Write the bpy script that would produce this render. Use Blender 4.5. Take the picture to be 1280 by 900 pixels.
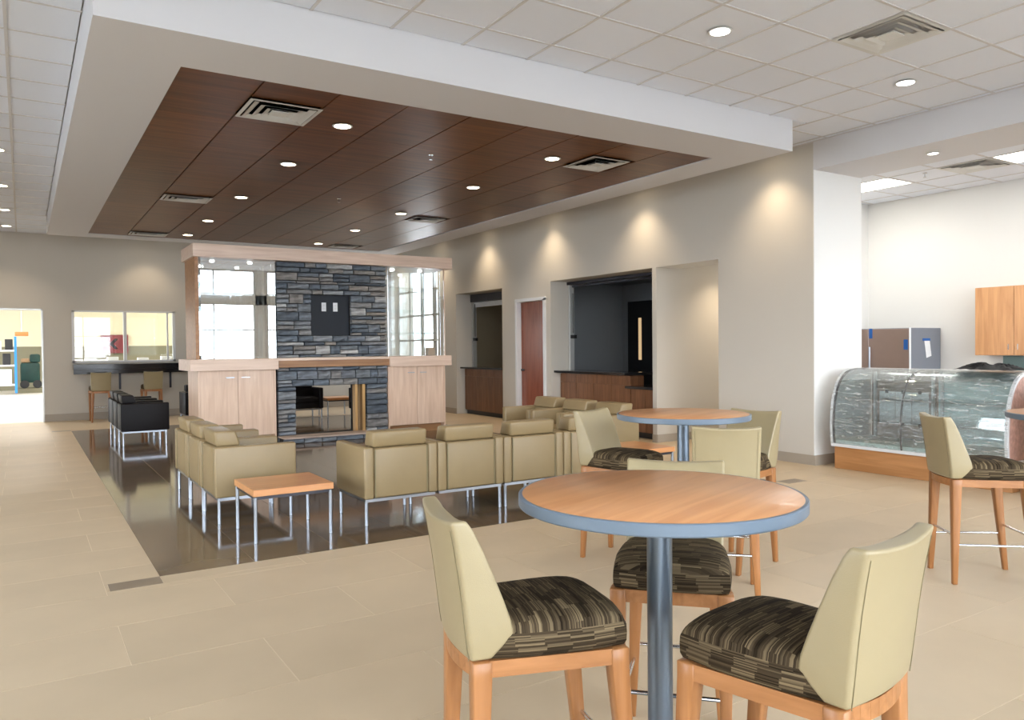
import bpy, bmesh, math, random
from mathutils import Vector, Matrix
for o in list(bpy.data.objects): bpy.data.objects.remove(o)
C = bpy.context.scene.collection
random.seed(7)
# ------------------------------------------------------------------ camera
YAW, PITCH, ROLL, FPX, CAMH = .5649077, -.0178366, -.0097513, 964.695, 1.46
F = Vector((math.sin(YAW)*math.cos(PITCH), math.cos(YAW)*math.cos(PITCH), math.sin(PITCH)))
R0 = Vector((math.cos(YAW), -math.sin(YAW), 0)); U0 = R0.cross(F)
RR = math.cos(ROLL)*R0 + math.sin(ROLL)*U0; UU = -math.sin(ROLL)*R0 + math.cos(ROLL)*U0
cd = bpy.data.cameras.new('camera'); cam = bpy.data.objects.new('camera', cd); C.objects.link(cam)
cd.sensor_width = 36; cd.lens = FPX/1280*36; cd.clip_start = .05; cd.clip_end = 300
cam.matrix_world = Matrix(((RR.x, UU.x, -F.x, 0), (RR.y, UU.y, -F.y, 0), (RR.z, UU.z, -F.z, CAMH), (0, 0, 0, 1)))
bpy.context.scene.camera = cam
def project(x, y, z):
    P = Vector((x, y, z-CAMH)); d = P.dot(F)
    if d < .2: return None
    return 640+FPX*P.dot(RR)/d, 450-FPX*P.dot(UU)/d, d
# ------------------------------------------------------------------ light and exposure
vs = bpy.context.scene.view_settings
vs.view_transform = 'Standard'; vs.look = 'None'; vs.gamma = 1; vs.use_curve_mapping = False
vs.exposure = 0.54
SKY = 9.0
DAY = (.80, .90, 1.0)
w = bpy.data.worlds.new('sky'); bpy.context.scene.world = w; w.use_nodes = True
nt = w.node_tree; bg = nt.nodes['Background']
tc = nt.nodes.new('ShaderNodeTexCoord'); sp = nt.nodes.new('ShaderNodeSeparateXYZ'); rp = nt.nodes.new('ShaderNodeValToRGB')
nt.links.new(tc.outputs['Generated'], sp.inputs[0]); nt.links.new(sp.outputs['Z'], rp.inputs[0]); nt.links.new(rp.outputs[0], bg.inputs['Color'])
rp.color_ramp.elements[0].position = 0; rp.color_ramp.elements[0].color = (.90, .95, 1, 1)
rp.color_ramp.elements[1].position = .8; rp.color_ramp.elements[1].color = (.68, .82, 1, 1)
bg.inputs['Strength'].default_value = SKY
def area_light(name, loc, rot, sx, sy, power=0, color=(1, 1, 1), portal=False):
    l = bpy.data.lights.new(name, 'AREA'); l.shape = 'RECTANGLE'; l.size = sx; l.size_y = sy; l.energy = power; l.color = color
    if portal: l.cycles.is_portal = True
    o = bpy.data.objects.new(name, l); C.objects.link(o); o.location = loc; o.rotation_euler = rot; return o
# daylight comes in through the window walls: sky portals in their openings
REAR_Y = -4.0
area_light('sky_portal', (2.0, REAR_Y-.1, 2.75), (math.radians(90), 0, 0), 16, 5.2, portal=True)
area_light('sky_portal', (10.2, REAR_Y-.1, 2.0), (math.radians(90), 0, 0), 3.2, 3.2, portal=True)
area_light('sky_portal', (-6.1, 6.5, 1.9), (0, math.radians(-90), 0), 2.9, 9, portal=True)
area_light('sky_portal', (-6.1, 26, 1.9), (0, math.radians(-90), 0), 3.4, 10, portal=True)
# ------------------------------------------------------------------ materials
M = {}
def newmat(name):
    m = bpy.data.materials.new(name); m.use_nodes = True; M[name] = m
    return m, m.node_tree, m.node_tree.nodes['Principled BSDF']
def simple(name, col, rough=.5, metal=0, spec=.5, coat=0, bump=0, bscale=60, var=0, vscale=3, obj_var=0):
    m, nt, b = newmat(name)
    b.inputs['Base Color'].default_value = (*col, 1); b.inputs['Roughness'].default_value = rough
    b.inputs['Metallic'].default_value = metal; b.inputs['Specular IOR Level'].default_value = spec
    b.inputs['Coat Weight'].default_value = coat; b.inputs['Coat Roughness'].default_value = .08
    tc = nt.nodes.new('ShaderNodeTexCoord')
    if var or obj_var:
        mx = nt.nodes.new('ShaderNodeHueSaturation'); mx.inputs['Color'].default_value = (*col, 1)
        ad = nt.nodes.new('ShaderNodeMath'); ad.operation = 'ADD'; ad.inputs[0].default_value = 1; ad.inputs[1].default_value = 0
        last = None
        if var:
            n = nt.nodes.new('ShaderNodeTexNoise'); n.inputs['Scale'].default_value = vscale; n.inputs['Detail'].default_value = 5
            nt.links.new(tc.outputs['Object'], n.inputs['Vector'])
            mr = nt.nodes.new('ShaderNodeMapRange'); mr.inputs['From Min'].default_value = .3; mr.inputs['From Max'].default_value = .7
            mr.inputs['To Min'].default_value = -var; mr.inputs['To Max'].default_value = var
            nt.links.new(n.outputs['Fac'], mr.inputs['Value']); nt.links.new(mr.outputs[0], ad.inputs[1])
        last = ad
        if obj_var:
            oi = nt.nodes.new('ShaderNodeObjectInfo'); mr2 = nt.nodes.new('ShaderNodeMapRange')
            mr2.inputs['To Min'].default_value = -obj_var; mr2.inputs['To Max'].default_value = obj_var
            nt.links.new(oi.outputs['Random'], mr2.inputs['Value'])
            a2 = nt.nodes.new('ShaderNodeMath'); a2.operation = 'ADD'
            nt.links.new(ad.outputs[0], a2.inputs[0]); nt.links.new(mr2.outputs[0], a2.inputs[1]); last = a2
        nt.links.new(last.outputs[0], mx.inputs['Value']); nt.links.new(mx.outputs[0], b.inputs['Base Color'])
    if bump:
        n = nt.nodes.new('ShaderNodeTexNoise'); n.inputs['Scale'].default_value = bscale; n.inputs['Detail'].default_value = 3
        bp = nt.nodes.new('ShaderNodeBump'); bp.inputs['Strength'].default_value = bump; bp.inputs['Distance'].default_value = .004
        nt.links.new(tc.outputs['Object'], n.inputs['Vector']); nt.links.new(n.outputs['Fac'], bp.inputs['Height'])
        nt.links.new(bp.outputs[0], b.inputs['Normal'])
    return m
def wood(name, c1, c2, axis='Z', rough=.4, scale=5, coat=0, obj_var=0, spec=.5):
    m, nt, b = newmat(name)
    tc = nt.nodes.new('ShaderNodeTexCoord'); mp = nt.nodes.new('ShaderNodeMapping')
    s = [scale*5]*3; s['XYZ'.index(axis)] = scale*.35; mp.inputs['Scale'].default_value = s
    oi = nt.nodes.new('ShaderNodeObjectInfo'); va = nt.nodes.new('ShaderNodeVectorMath'); va.operation = 'ADD'
    ml = nt.nodes.new('ShaderNodeMath'); ml.operation = 'MULTIPLY'; ml.inputs[1].default_value = 37
    nt.links.new(oi.outputs['Random'], ml.inputs[0]); nt.links.new(tc.outputs['Object'], va.inputs[0]); nt.links.new(ml.outputs[0], va.inputs[1])
    n = nt.nodes.new('ShaderNodeTexNoise'); n.inputs['Scale'].default_value = 1; n.inputs['Detail'].default_value = 7; n.inputs['Distortion'].default_value = .7
    nt.links.new(va.outputs[0], mp.inputs[0]); nt.links.new(mp.outputs[0], n.inputs['Vector'])
    r = nt.nodes.new('ShaderNodeValToRGB'); r.color_ramp.elements[0].position = .33; r.color_ramp.elements[1].position = .68
    r.color_ramp.elements[0].color = (*c1, 1); r.color_ramp.elements[1].color = (*c2, 1)
    nt.links.new(n.outputs['Fac'], r.inputs[0]); out = r.outputs[0]
    if obj_var:
        hs = nt.nodes.new('ShaderNodeHueSaturation'); mr = nt.nodes.new('ShaderNodeMapRange')
        mr.inputs['To Min'].default_value = 1-obj_var; mr.inputs['To Max'].default_value = 1+obj_var
        nt.links.new(oi.outputs['Random'], mr.inputs['Value']); nt.links.new(mr.outputs[0], hs.inputs['Value']); nt.links.new(out, hs.inputs['Color']); out = hs.outputs[0]
    nt.links.new(out, b.inputs['Base Color'])
    b.inputs['Roughness'].default_value = rough; b.inputs['Coat Weight'].default_value = coat; b.inputs['Coat Roughness'].default_value = .1
    b.inputs['Specular IOR Level'].default_value = spec
    return m
def emit(name, col, strength):
    m, nt, b = newmat(name); b.inputs['Base Color'].default_value = (*col, 1)
    b.inputs['Emission Color'].default_value = (*col, 1); b.inputs['Emission Strength'].default_value = strength; return m
def glassy(name, refl=.1, tint=(1, 1, 1), rough=.0, bump=0, bscale=8):
    # thin pane: see-through plus mirror reflection that grows at grazing angles
    m = bpy.data.materials.new(name); m.use_nodes = True; M[name] = m; nt = m.node_tree; nt.nodes.clear()
    o = nt.nodes.new('ShaderNodeOutputMaterial'); mx = nt.nodes.new('ShaderNodeMixShader')
    t = nt.nodes.new('ShaderNodeBsdfTransparent'); g = nt.nodes.new('ShaderNodeBsdfGlossy')
    t.inputs[0].default_value = (*tint, 1); g.inputs['Roughness'].default_value = rough; g.inputs[0].default_value = (1, 1, 1, 1)
    lw = nt.nodes.new('ShaderNodeLayerWeight'); lw.inputs['Blend'].default_value = .25
    mr = nt.nodes.new('ShaderNodeMapRange'); mr.inputs['To Min'].default_value = refl; mr.inputs['To Max'].default_value = min(1, refl+.6)
    nt.links.new(lw.outputs['Fresnel'], mr.inputs['Value'])
    if bump:
        tc = nt.nodes.new('ShaderNodeTexCoord'); n = nt.nodes.new('ShaderNodeTexNoise'); n.inputs['Scale'].default_value = bscale
        n.inputs['Detail'].default_value = 4; n.inputs['Distortion'].default_value = 1.0
        bp = nt.nodes.new('ShaderNodeBump'); bp.inputs['Strength'].default_value = bump; bp.inputs['Distance'].default_value = .03
        nt.links.new(tc.outputs['Object'], n.inputs['Vector']); nt.links.new(n.outputs['Fac'], bp.inputs['Height'])
        nt.links.new(bp.outputs[0], g.inputs['Normal']); nt.links.new(bp.outputs[0], lw.inputs['Normal'])
        # milky creases
        d = nt.nodes.new('ShaderNodeBsdfDiffuse'); d.inputs[0].default_value = (.9, .92, .92, 1)
        n2 = nt.nodes.new('ShaderNodeTexNoise'); n2.inputs['Scale'].default_value = 14; n2.inputs['Detail'].default_value = 8; n2.inputs['Distortion'].default_value = 3
        mp = nt.nodes.new('ShaderNodeMapping'); mp.inputs['Rotation'].default_value = (.8, 0, 0); mp.inputs['Scale'].default_value = (.6, .25, 2.2)
        nt.links.new(tc.outputs['Object'], mp.inputs[0]); nt.links.new(mp.outputs[0], n2.inputs['Vector'])
        r = nt.nodes.new('ShaderNodeValToRGB'); r.color_ramp.elements[0].position = .52; r.color_ramp.elements[1].position = .72
        r.color_ramp.elements[0].color = (.06, .06, .06, 1); r.color_ramp.elements[1].color = (.5, .5, .5, 1)
        nt.links.new(n2.outputs['Fac'], r.inputs[0]); m2 = nt.nodes.new('ShaderNodeMixShader')
        nt.links.new(r.outputs[0], m2.inputs[0]); nt.links.new(t.outputs[0], m2.inputs[1]); nt.links.new(d.outputs[0], m2.inputs[2])
        nt.links.new(mr.outputs[0], mx.inputs[0]); nt.links.new(m2.outputs[0], mx.inputs[1]); nt.links.new(g.outputs[0], mx.inputs[2])
    else:
        nt.links.new(mr.outputs[0], mx.inputs[0]); nt.links.new(t.outputs[0], mx.inputs[1]); nt.links.new(g.outputs[0], mx.inputs[2])
    nt.links.new(mx.outputs[0], o.inputs[0]); return m
def stripe(name, across, along):
    m, nt, b = newmat(name); tc = nt.nodes.new('ShaderNodeTexCoord'); s = nt.nodes.new('ShaderNodeSeparateXYZ')
    nt.links.new(tc.outputs['Object'], s.inputs[0])
    def mth(op, a, bv):
        n = nt.nodes.new('ShaderNodeMath'); n.operation = op
        for i, v in ((0, a), (1, bv)):
            if v is None: continue
            if isinstance(v, (int, float)): n.inputs[i].default_value = v
            else: nt.links.new(v, n.inputs[i])
        return n.outputs[0]
    A = s.outputs[across]
    L = s.outputs[along[0]]
    if len(along) > 1: L = mth('ADD', L, s.outputs[along[1]])
    line = mth('FLOOR', mth('MULTIPLY', A, 330), None)
    grp = mth('FLOOR', mth('MULTIPLY', A, 48), None)
    wn0 = nt.nodes.new('ShaderNodeTexWhiteNoise'); wn0.noise_dimensions = '1D'; nt.links.new(grp, wn0.inputs['W'])
    blk = mth('FLOOR', mth('ADD', mth('MULTIPLY', L, 15), wn0.outputs['Value']), None)
    cv = nt.nodes.new('ShaderNodeCombineXYZ'); nt.links.new(line, cv.inputs[0]); nt.links.new(blk, cv.inputs[1])
    wn = nt.nodes.new('ShaderNodeTexWhiteNoise'); wn.noise_dimensions = '3D'; nt.links.new(cv.outputs[0], wn.inputs['Vector'])
    cv2 = nt.nodes.new('ShaderNodeCombineXYZ'); nt.links.new(grp, cv2.inputs[0]); nt.links.new(blk, cv2.inputs[1])
    wn2 = nt.nodes.new('ShaderNodeTexWhiteNoise'); nt.links.new(cv2.outputs[0], wn2.inputs['Vector'])
    v = mth('ADD', mth('MULTIPLY', wn.outputs['Value'], .6), mth('MULTIPLY', wn2.outputs['Value'], .4))
    r = nt.nodes.new('ShaderNodeValToRGB'); e = r.color_ramp.elements
    e[0].position = .15; e[0].color = (.014, .008, .003, 1); e[1].position = .95; e[1].color = (.21, .155, .085, 1)
    k = e.new(.55); k.color = (.055, .037, .019, 1)
    nt.links.new(v, r.inputs[0]); nt.links.new(r.outputs[0], b.inputs['Base Color']); b.inputs['Roughness'].default_value = .55
    b.inputs['Specular IOR Level'].default_value = .15; b.inputs['Roughness'].default_value = .8
    return m
simple('wall_paint', (.56, .52, .455), .85, bump=.15, bscale=180)
simple('white_paint', (.80, .80, .78), .7)
simple('soffit_paint', (.66, .65, .655), .8, bump=.08, bscale=200)
simple('cafe_paint', (.72, .71, .68), .8)
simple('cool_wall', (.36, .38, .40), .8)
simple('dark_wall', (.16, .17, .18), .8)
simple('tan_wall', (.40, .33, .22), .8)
simple('ceiling_tile', (.77, .80, .86), .9, bump=.35, bscale=260, obj_var=.02)
simple('grid_white', (.62, .60, .59), .6)
simple('beige_tile', (.56, .44, .295), .45, var=.04, vscale=2.2, obj_var=.03, spec=.4)
simple('grout_light', (.80, .68, .52), .8)
simple('dark_tile', (.150, .105, .064), .08, var=.12, vscale=1.5, obj_var=.08, spec=.4)
simple('accent_tile', (.26, .20, .14), .35, var=.05)
simple('grout_dark', (.28, .22, .16), .7)
simple('baseboard_vinyl', (.36, .31, .25), .5)
wood('ceiling_wood', (.092, .029, .006), (.175, .060, .014), 'X', .36, 3, obj_var=.16, spec=.35)
simple('black_void', (.01, .008, .006), .9)
wood('maple', (.66, .46, .33), (.78, .58, .44), 'Z', .35, 4, obj_var=.03)
wood('maple_x', (.64, .46, .35), (.78, .60, .48), 'X', .35, 4)
wood('oak_dark', (.28, .13, .05), (.40, .20, .08), 'X', .4, 4)
wood('table_wood', (.52, .225, .085), (.66, .32, .135), 'X', .3, 4, coat=.15)
wood('stool_wood', (.29, .118, .036), (.40, .175, .062), 'Z', .38, 6)
wood('stool_wood_x', (.29, .118, .036), (.40, .175, .062), 'X', .38, 6)
wood('cabinet_brown', (.145, .060, .026), (.235, .105, .048), 'Z', .4, 5, obj_var=.06)
wood('cafe_oak', (.52, .25, .105), (.66, .35, .16), 'Z', .4, 5)
wood('case_oak', (.40, .18, .06), (.54, .26, .10), 'Y', .4, 4)
wood('red_door', (.20, .055, .028), (.28, .085, .045), 'Z', .25, 5)
simple('leather', (.275, .20, .10), .36, bump=.25, bscale=420, var=.03, vscale=8)
simple('leather_piping', (.20, .165, .085), .45)
simple('stool_leather', (.325, .262, .148), .30, bump=.2, bscale=520, var=.02, vscale=9)
simple('black_leather', (.005, .004, .005), .5, spec=.22, bump=.2, bscale=300)
simple('table_edge', (.13, .17, .215), .35)
simple('steel', (.40, .44, .50), .28, metal=1)
simple('chrome', (.75, .77, .80), .12, metal=1)
simple('pedestal_metal', (.17, .21, .26), .33, metal=.75)
simple('dark_steel', (.05, .05, .06), .4, metal=.6)
simple('black_stone', (.012, .012, .014), .12)
simple('alu', (.62, .62, .60), .4, metal=.6)
simple('vent_metal', (.66, .66, .63), .45)
simple('vent_dark', (.3, .32, .33), .7)
simple('fridge_grey', (.19, .21, .25), .35)
simple('fridge_front', (.30, .22, .19), .3, metal=.4, var=.05)
simple('blue_tape', (.01, .10, .36), .6)
simple('paper', (.82, .83, .84), .8)
simple('backsplash', (.16, .24, .23), .3)
simple('case_dark', (.30, .23, .19), .6)
simple('case_inside', (.68, .82, .81), .5)
simple('case_frame', (.70, .71, .72), .35)
simple('jacket', (.010, .011, .014), .5, bump=.4, bscale=30)
simple('bubble_pink', (.52, .31, .25), .35, bump=1.0, bscale=40, var=.2, vscale=20)
simple('frame_white', (.70, .70, .70), .5)
simple('olive_paint', (.22, .20, .13), .8)
simple('cream_paint', (.74, .66, .48), .8)
simple('concrete', (.70, .66, .60), .5)
simple('blue_plastic', (.02, .22, .62), .4)
simple('white_plastic', (.75, .77, .80), .5)
simple('dark_green', (.008, .045, .038), .6, var=.3)
simple('orange_sign', (.85, .16, .04), .5)
simple('maroon', (.20, .02, .03), .5)
simple('black_plastic', (.01, .01, .012), .4)
simple('niche_black', (.012, .016, .024), .45, spec=.25)
simple('asphalt', (.30, .30, .30), .9)
simple('brass', (.42, .25, .10), .35, metal=.6)
simple('hearth_stone', (.46, .36, .30), .7, var=.2)
simple('cardboard', (.42, .27, .15), .8)
stripe('stripe_top', 0, (1,)); stripe('stripe_side', 2, (0, 1))
emit('lens_warm', (1, .84, .60), 14); emit('lens_cool', (1, .97, .92), 9); emit('troffer_lens', (1, .98, .93), 5)
emit('outlet_white', (.8, .85, .9), .25)
glassy('clear_glass', .03, (.97, .99, .98)); glassy('display_glass', .5, (.86, .9, .92)); glassy('shelf_glass', .15, (.86, .95, .95))
glassy('window_glass', .04); glassy('display_glass_thin', .16, (.93, .96, .97)); glassy('case_glass', .06, (.93, .98, .98)); glassy('plastic_film', .05, (.97, .99, .99), .10, bump=.5, bscale=26)
# stone: colour varies stone by stone
m, nt_, b = newmat('ledge_stone')
oi = nt_.nodes.new('ShaderNodeObjectInfo'); r = nt_.nodes.new('ShaderNodeValToRGB'); e = r.color_ramp.elements
e[0].color = (.06, .075, .095, 1); e[1].color = (.42, .42, .41, 1); e[1].position = 1
for p_, c_ in ((.25, (.10, .125, .155, 1)), (.5, (.17, .185, .20, 1)), (.7, (.20, .185, .17, 1)), (.85, (.13, .155, .19, 1))): e.new(p_).color = c_
nt_.links.new(oi.outputs['Random'], r.inputs[0])
tc = nt_.nodes.new('ShaderNodeTexCoord'); mp = nt_.nodes.new('ShaderNodeMapping'); mp.inputs['Scale'].default_value = (5, 5, 22)
n = nt_.nodes.new('ShaderNodeTexNoise'); n.inputs['Scale'].default_value = 1.2; n.inputs['Detail'].default_value = 7
nt_.links.new(tc.outputs['Object'], mp.inputs[0]); nt_.links.new(mp.outputs[0], n.inputs['Vector'])
hs = nt_.nodes.new('ShaderNodeHueSaturation'); mr = nt_.nodes.new('ShaderNodeMapRange')
mr.inputs['From Min'].default_value = .3; mr.inputs['From Max'].default_value = .7; mr.inputs['To Min'].default_value = .45; mr.inputs['To Max'].default_value = 1.6
nt_.links.new(n.outputs['Fac'], mr.inputs['Value']); nt_.links.new(mr.outputs[0], hs.inputs['Value']); nt_.links.new(r.outputs[0], hs.inputs['Color'])
nt_.links.new(hs.outputs[0], b.inputs['Base Color']); b.inputs['Roughness'].default_value = .55
bp = nt_.nodes.new('ShaderNodeBump'); bp.inputs['Strength'].default_value = .7; bp.inputs['Distance'].default_value = .015
nt_.links.new(n.outputs['Fac'], bp.inputs['Height']); nt_.links.new(bp.outputs[0], b.inputs['Normal'])
# ------------------------------------------------------------------ mesh helpers
def mesh_from(bm, name, smooth=None):
    me = bpy.data.meshes.new(name); bm.to_mesh(me); bm.free()
    if smooth is not None:
        for p in me.polygons: p.use_smooth = True
        me.set_sharp_from_angle(angle=math.radians(smooth))
    return me
def link(name, me, mat, parent=None, loc=(0, 0, 0), rot=(0, 0, 0)):
    o = bpy.data.objects.new(name, me)
    if mat is not None:
        mats = mat if isinstance(mat, (list, tuple)) else [mat]
        if len(me.materials) == 0:
            for k in mats: me.materials.append(M[k] if isinstance(k, str) else k)
    C.objects.link(o); o.location = loc; o.rotation_euler = rot
    if parent is not None: o.parent = parent
    return o
def add_box(bm, x0, x1, y0, y1, z0, z1, bev=0, seg=1):
    vs_ = [bm.verts.new((x, y, z)) for x in (x0, x1) for y in (y0, y1) for z in (z0, z1)]
    fs = [(0, 1, 3, 2), (4, 6, 7, 5), (0, 4, 5, 1), (2, 3, 7, 6), (0, 2, 6, 4), (1, 5, 7, 3)]
    nf = [bm.faces.new([vs_[i] for i in f]) for f in fs]
    if bev:
        es = list({e for f in nf for e in f.edges})
        bmesh.ops.bevel(bm, geom=es, offset=bev, segments=seg, affect='EDGES', profile=.5)
    return vs_
def box(name, x0, x1, y0, y1, z0, z1, mat, parent=None, bev=0, seg=1, smooth=None):
    bm = bmesh.new()
    # object origin at the box's own base centre
    cx, cy = (x0+x1)/2, (y0+y1)/2
    add_box(bm, x0-cx, x1-cx, y0-cy, y1-cy, 0, z1-z0, bev, seg)
    bmesh.ops.recalc_face_normals(bm, faces=bm.faces)
    return link(name, mesh_from(bm, name, smooth if smooth is not None else (35 if bev else None)), mat, parent, (cx, cy, z0))
def multi(name, boxes, mat, parent=None, bev=0, smooth=None):
    bm = bmesh.new()
    for b_ in boxes: add_box(bm, *b_, bev)
    bmesh.ops.recalc_face_normals(bm, faces=bm.faces)
    return link(name, mesh_from(bm, name, smooth), mat, parent)
def add_cyl(bm, p0, p1, r0, r1=None, n=16):
    p0, p1 = Vector(p0), Vector(p1); r1 = r0 if r1 is None else r1
    d = (p1-p0).normalized(); a = Vector((0, 0, 1)) if abs(d.z) < .9 else Vector((1, 0, 0))
    u = d.cross(a).normalized(); v = d.cross(u)
    A = [bm.verts.new(p0+r0*(math.cos(t)*u+math.sin(t)*v)) for t in [2*math.pi*i/n for i in range(n)]]
    B = [bm.verts.new(p1+r1*(math.cos(t)*u+math.sin(t)*v)) for t in [2*math.pi*i/n for i in range(n)]]
    for i in range(n): bm.faces.new((A[i], A[(i+1) % n], B[(i+1) % n], B[i]))
    bm.faces.new(A[::-1]); bm.faces.new(B)
def cyl(name, p0, p1, r, mat, parent=None, r1=None, n=16):
    bm = bmesh.new(); add_cyl(bm, p0, p1, r, r1, n); bmesh.ops.recalc_face_normals(bm, faces=bm.faces)
    return link(name, mesh_from(bm, name, 40), mat, parent)
def lathe(name, prof, mat, parent=None, n=48, loc=(0, 0, 0), smooth=35):
    bm = bmesh.new(); rings = []
    for r_, z in prof:
        rings.append([bm.verts.new((r_*math.cos(2*math.pi*i/n), r_*math.sin(2*math.pi*i/n), z)) for i in range(n)])
    for a, b_ in zip(rings, rings[1:]):
        for i in range(n): bm.faces.new((a[i], a[(i+1) % n], b_[(i+1) % n], b_[i]))
    bm.faces.new(rings[0][::-1]); bm.faces.new(rings[-1])
    bmesh.ops.recalc_face_normals(bm, faces=bm.faces)
    return link(name, mesh_from(bm, name, smooth), mat, parent, loc)
def tag(o, label, cat, group=None):
    o['label'] = label; o['category'] = cat
    if group: o['group'] = group
    return o
def thing(name, label, cat, loc=(0, 0, 0), rz=0, group=None):
    o = bpy.data.objects.new(name, None); C.objects.link(o); o.location = loc; o.rotation_euler = (0, 0, rz); o.empty_display_size = .1
    return tag(o, label, cat, group)
def struct(o): o['kind'] = 'structure'; return o
def stuff(o): o['kind'] = 'stuff'; return o
def copy_tree(o, parent=None):
    c = o.copy(); C.objects.link(c); c.parent = parent
    for ch in list(o.children): copy_tree(ch, c)
    return c
def place(root, loc, rz, label, group=None):
    r_ = copy_tree(root); r_.location = loc; r_.rotation_euler = (0, 0, rz); r_['label'] = label
    if group: r_['group'] = group
    return r_
# ------------------------------------------------------------------ the room shell
CZ = 3.85; SZ = 3.52; WX = 7.97; BY = 18.5
floor = struct(multi('floor', [(-6, 11, REAR_Y, BY+.15, -.12, -.0012)], 'grout_light'))
DX0, DX1, DY0, DY1 = .72, 6.72, 5.40, 16.1
multi('grout_bed', [(DX0, DX1, DY0, DY1, -.0011, -.0006)], 'grout_dark', floor)
def tiles(name, cells, mat, z0, z1, parent, gap, limit, facing_up=True):
    """each visible tile an object of its own (largest on screen first), the rest one joined piece"""
    sc = []
    for c in cells:
        x0, x1, y0, y1 = c; zz = z1 if facing_up else z0; best = 0
        pp = [project(x, y, zz) for x in (x0, x1) for y in (y0, y1)]
        if all(p is not None for p in pp):
            us = [p[0] for p in pp]; v_ = [p[1] for p in pp]
            a = max(0, min(1300, max(us))-max(-20, min(us)))*max(0, min(920, max(v_))-max(-20, min(v_)))
            best = a
        sc.append((best, c))
    sc.sort(key=lambda t: -t[0]); cache = {}
    rest = []
    for i, (a, (x0, x1, y0, y1)) in enumerate(sc):
        if i >= limit or a <= 0: rest.append((x0+gap, x1-gap, y0+gap, y1-gap, z0, z1)); continue
        k = (round(x1-x0, 3), round(y1-y0, 3))
        if k not in cache:
            bm = bmesh.new(); hx, hy = k[0]/2-gap, k[1]/2-gap
            vv = add_box(bm, -hx, hx, -hy, hy, 0, z1-z0)
            bmesh.ops.recalc_face_normals(bm, faces=bm.faces); cache[k] = mesh_from(bm, name)
        link(name, cache[k], mat, parent, ((x0+x1)/2, (y0+y1)/2, z0))
    if rest: stuff(multi(name, rest, mat, parent))
cells = []
y = 3.35-.6*12; r_i = 0
while y < BY:
    x = -6 + (.6 if r_i % 2 else 0) - .2
    while x < 11:
        x0, x1, y0, y1 = max(x, -6), min(x+1.2, 11), max(y, REAR_Y), min(y+.6, BY)
        if x1-x0 > .02 and y1-y0 > .02:
            # clip against the dark inlay
            ov = x1 > DX0 and x0 < DX1 and y1 > DY0 and y0 < DY1
            if not ov: cells.append((x0, x1, y0, y1))
            else:
                if y0 < DY0: cells.append((x0, x1, y0, DY0))
                if y1 > DY1: cells.append((x0, x1, DY1, y1))
                ya, yb = max(y0, DY0), min(y1, DY1)
                if x0 < DX0: cells.append((x0, DX0, ya, yb))
                if x1 > DX1: cells.append((DX1, x1, ya, yb))
        x += 1.2
    y += .6; r_i += 1
# the small accent tiles set at the corners replace a bite of the beige tile
ACC = [(.42, .72, 5.23, 5.40), (6.72, 7.02, 5.23, 5.40), (.42, .72, 16.1, 16.27)]
out = []
for (x0, x1, y0, y1) in cells:
    parts_ = [(x0, x1, y0, y1)]
    for (a0, a1, b0, b1) in ACC:
        nx = []
        for (p0, p1, q0, q1) in parts_:
            if p1 <= a0 or p0 >= a1 or q1 <= b0 or q0 >= b1: nx.append((p0, p1, q0, q1)); continue
            if q0 < b0: nx.append((p0, p1, q0, b0))
            if q1 > b1: nx.append((p0, p1, b1, q1))
            ya, yb = max(q0, b0), min(q1, b1)
            if p0 < a0: nx.append((p0, a0, ya, yb))
            if p1 > a1: nx.append((a1, p1, ya, yb))
        parts_ = nx
    out += parts_
cells = [c for c in out if c[1]-c[0] > .01 and c[3]-c[2] > .01]
tiles('floor_tile', cells, 'beige_tile', -.01, 0, floor, .0015, 290)
for a0, a1, b0, b1 in ACC: box('accent_tile', a0+.001, a1-.001, b0+.001, b1-.001, -.008, .0005, 'accent_tile', floor)
cells = []
nx, ny = 10, 18
for i in range(nx):
    for j in range(ny):
        cells.append((DX0+.6*i, DX0+.6*(i+1), DY0+(DY1-DY0)/ny*j, DY0+(DY1-DY0)/ny*(j+1)))
tiles('dark_tile', cells, 'dark_tile', -.008, 0, floor, .0015, 290)
# walls -------------------------------------------------------------
T = .5
wr = [(WX, WX+T, 14.83, 15.7, 0, 5.6), (WX, WX+T, 18.3, BY, 0, 5.6), (WX, WX+T, 15.7, 18.3, 0, .9), (WX, WX+T, 15.7, 18.3, 3.4, 5.6), (WX, WX+T, 12.92, 14.83, 2.60, 5.6), (WX, WX+T, 12.41, 12.92, 0, 5.6), (WX, WX+T, 11.42, 12.41, 2.32, 5.6),
      (WX, WX+T, 11.27, 11.42, 0, 5.6), (WX, WX+T, 8.64, 11.27, 2.61, 5.6), (WX, WX+T, 8.55, 8.64, 0, 5.6), (WX, WX+T, 7.34, 8.55, 2.61, 5.6),
      (WX, 8.90, 5.85, 7.34, 0, 5.6)]
wall_right = struct(multi('wall_right', wr, 'wall_paint'))
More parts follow.
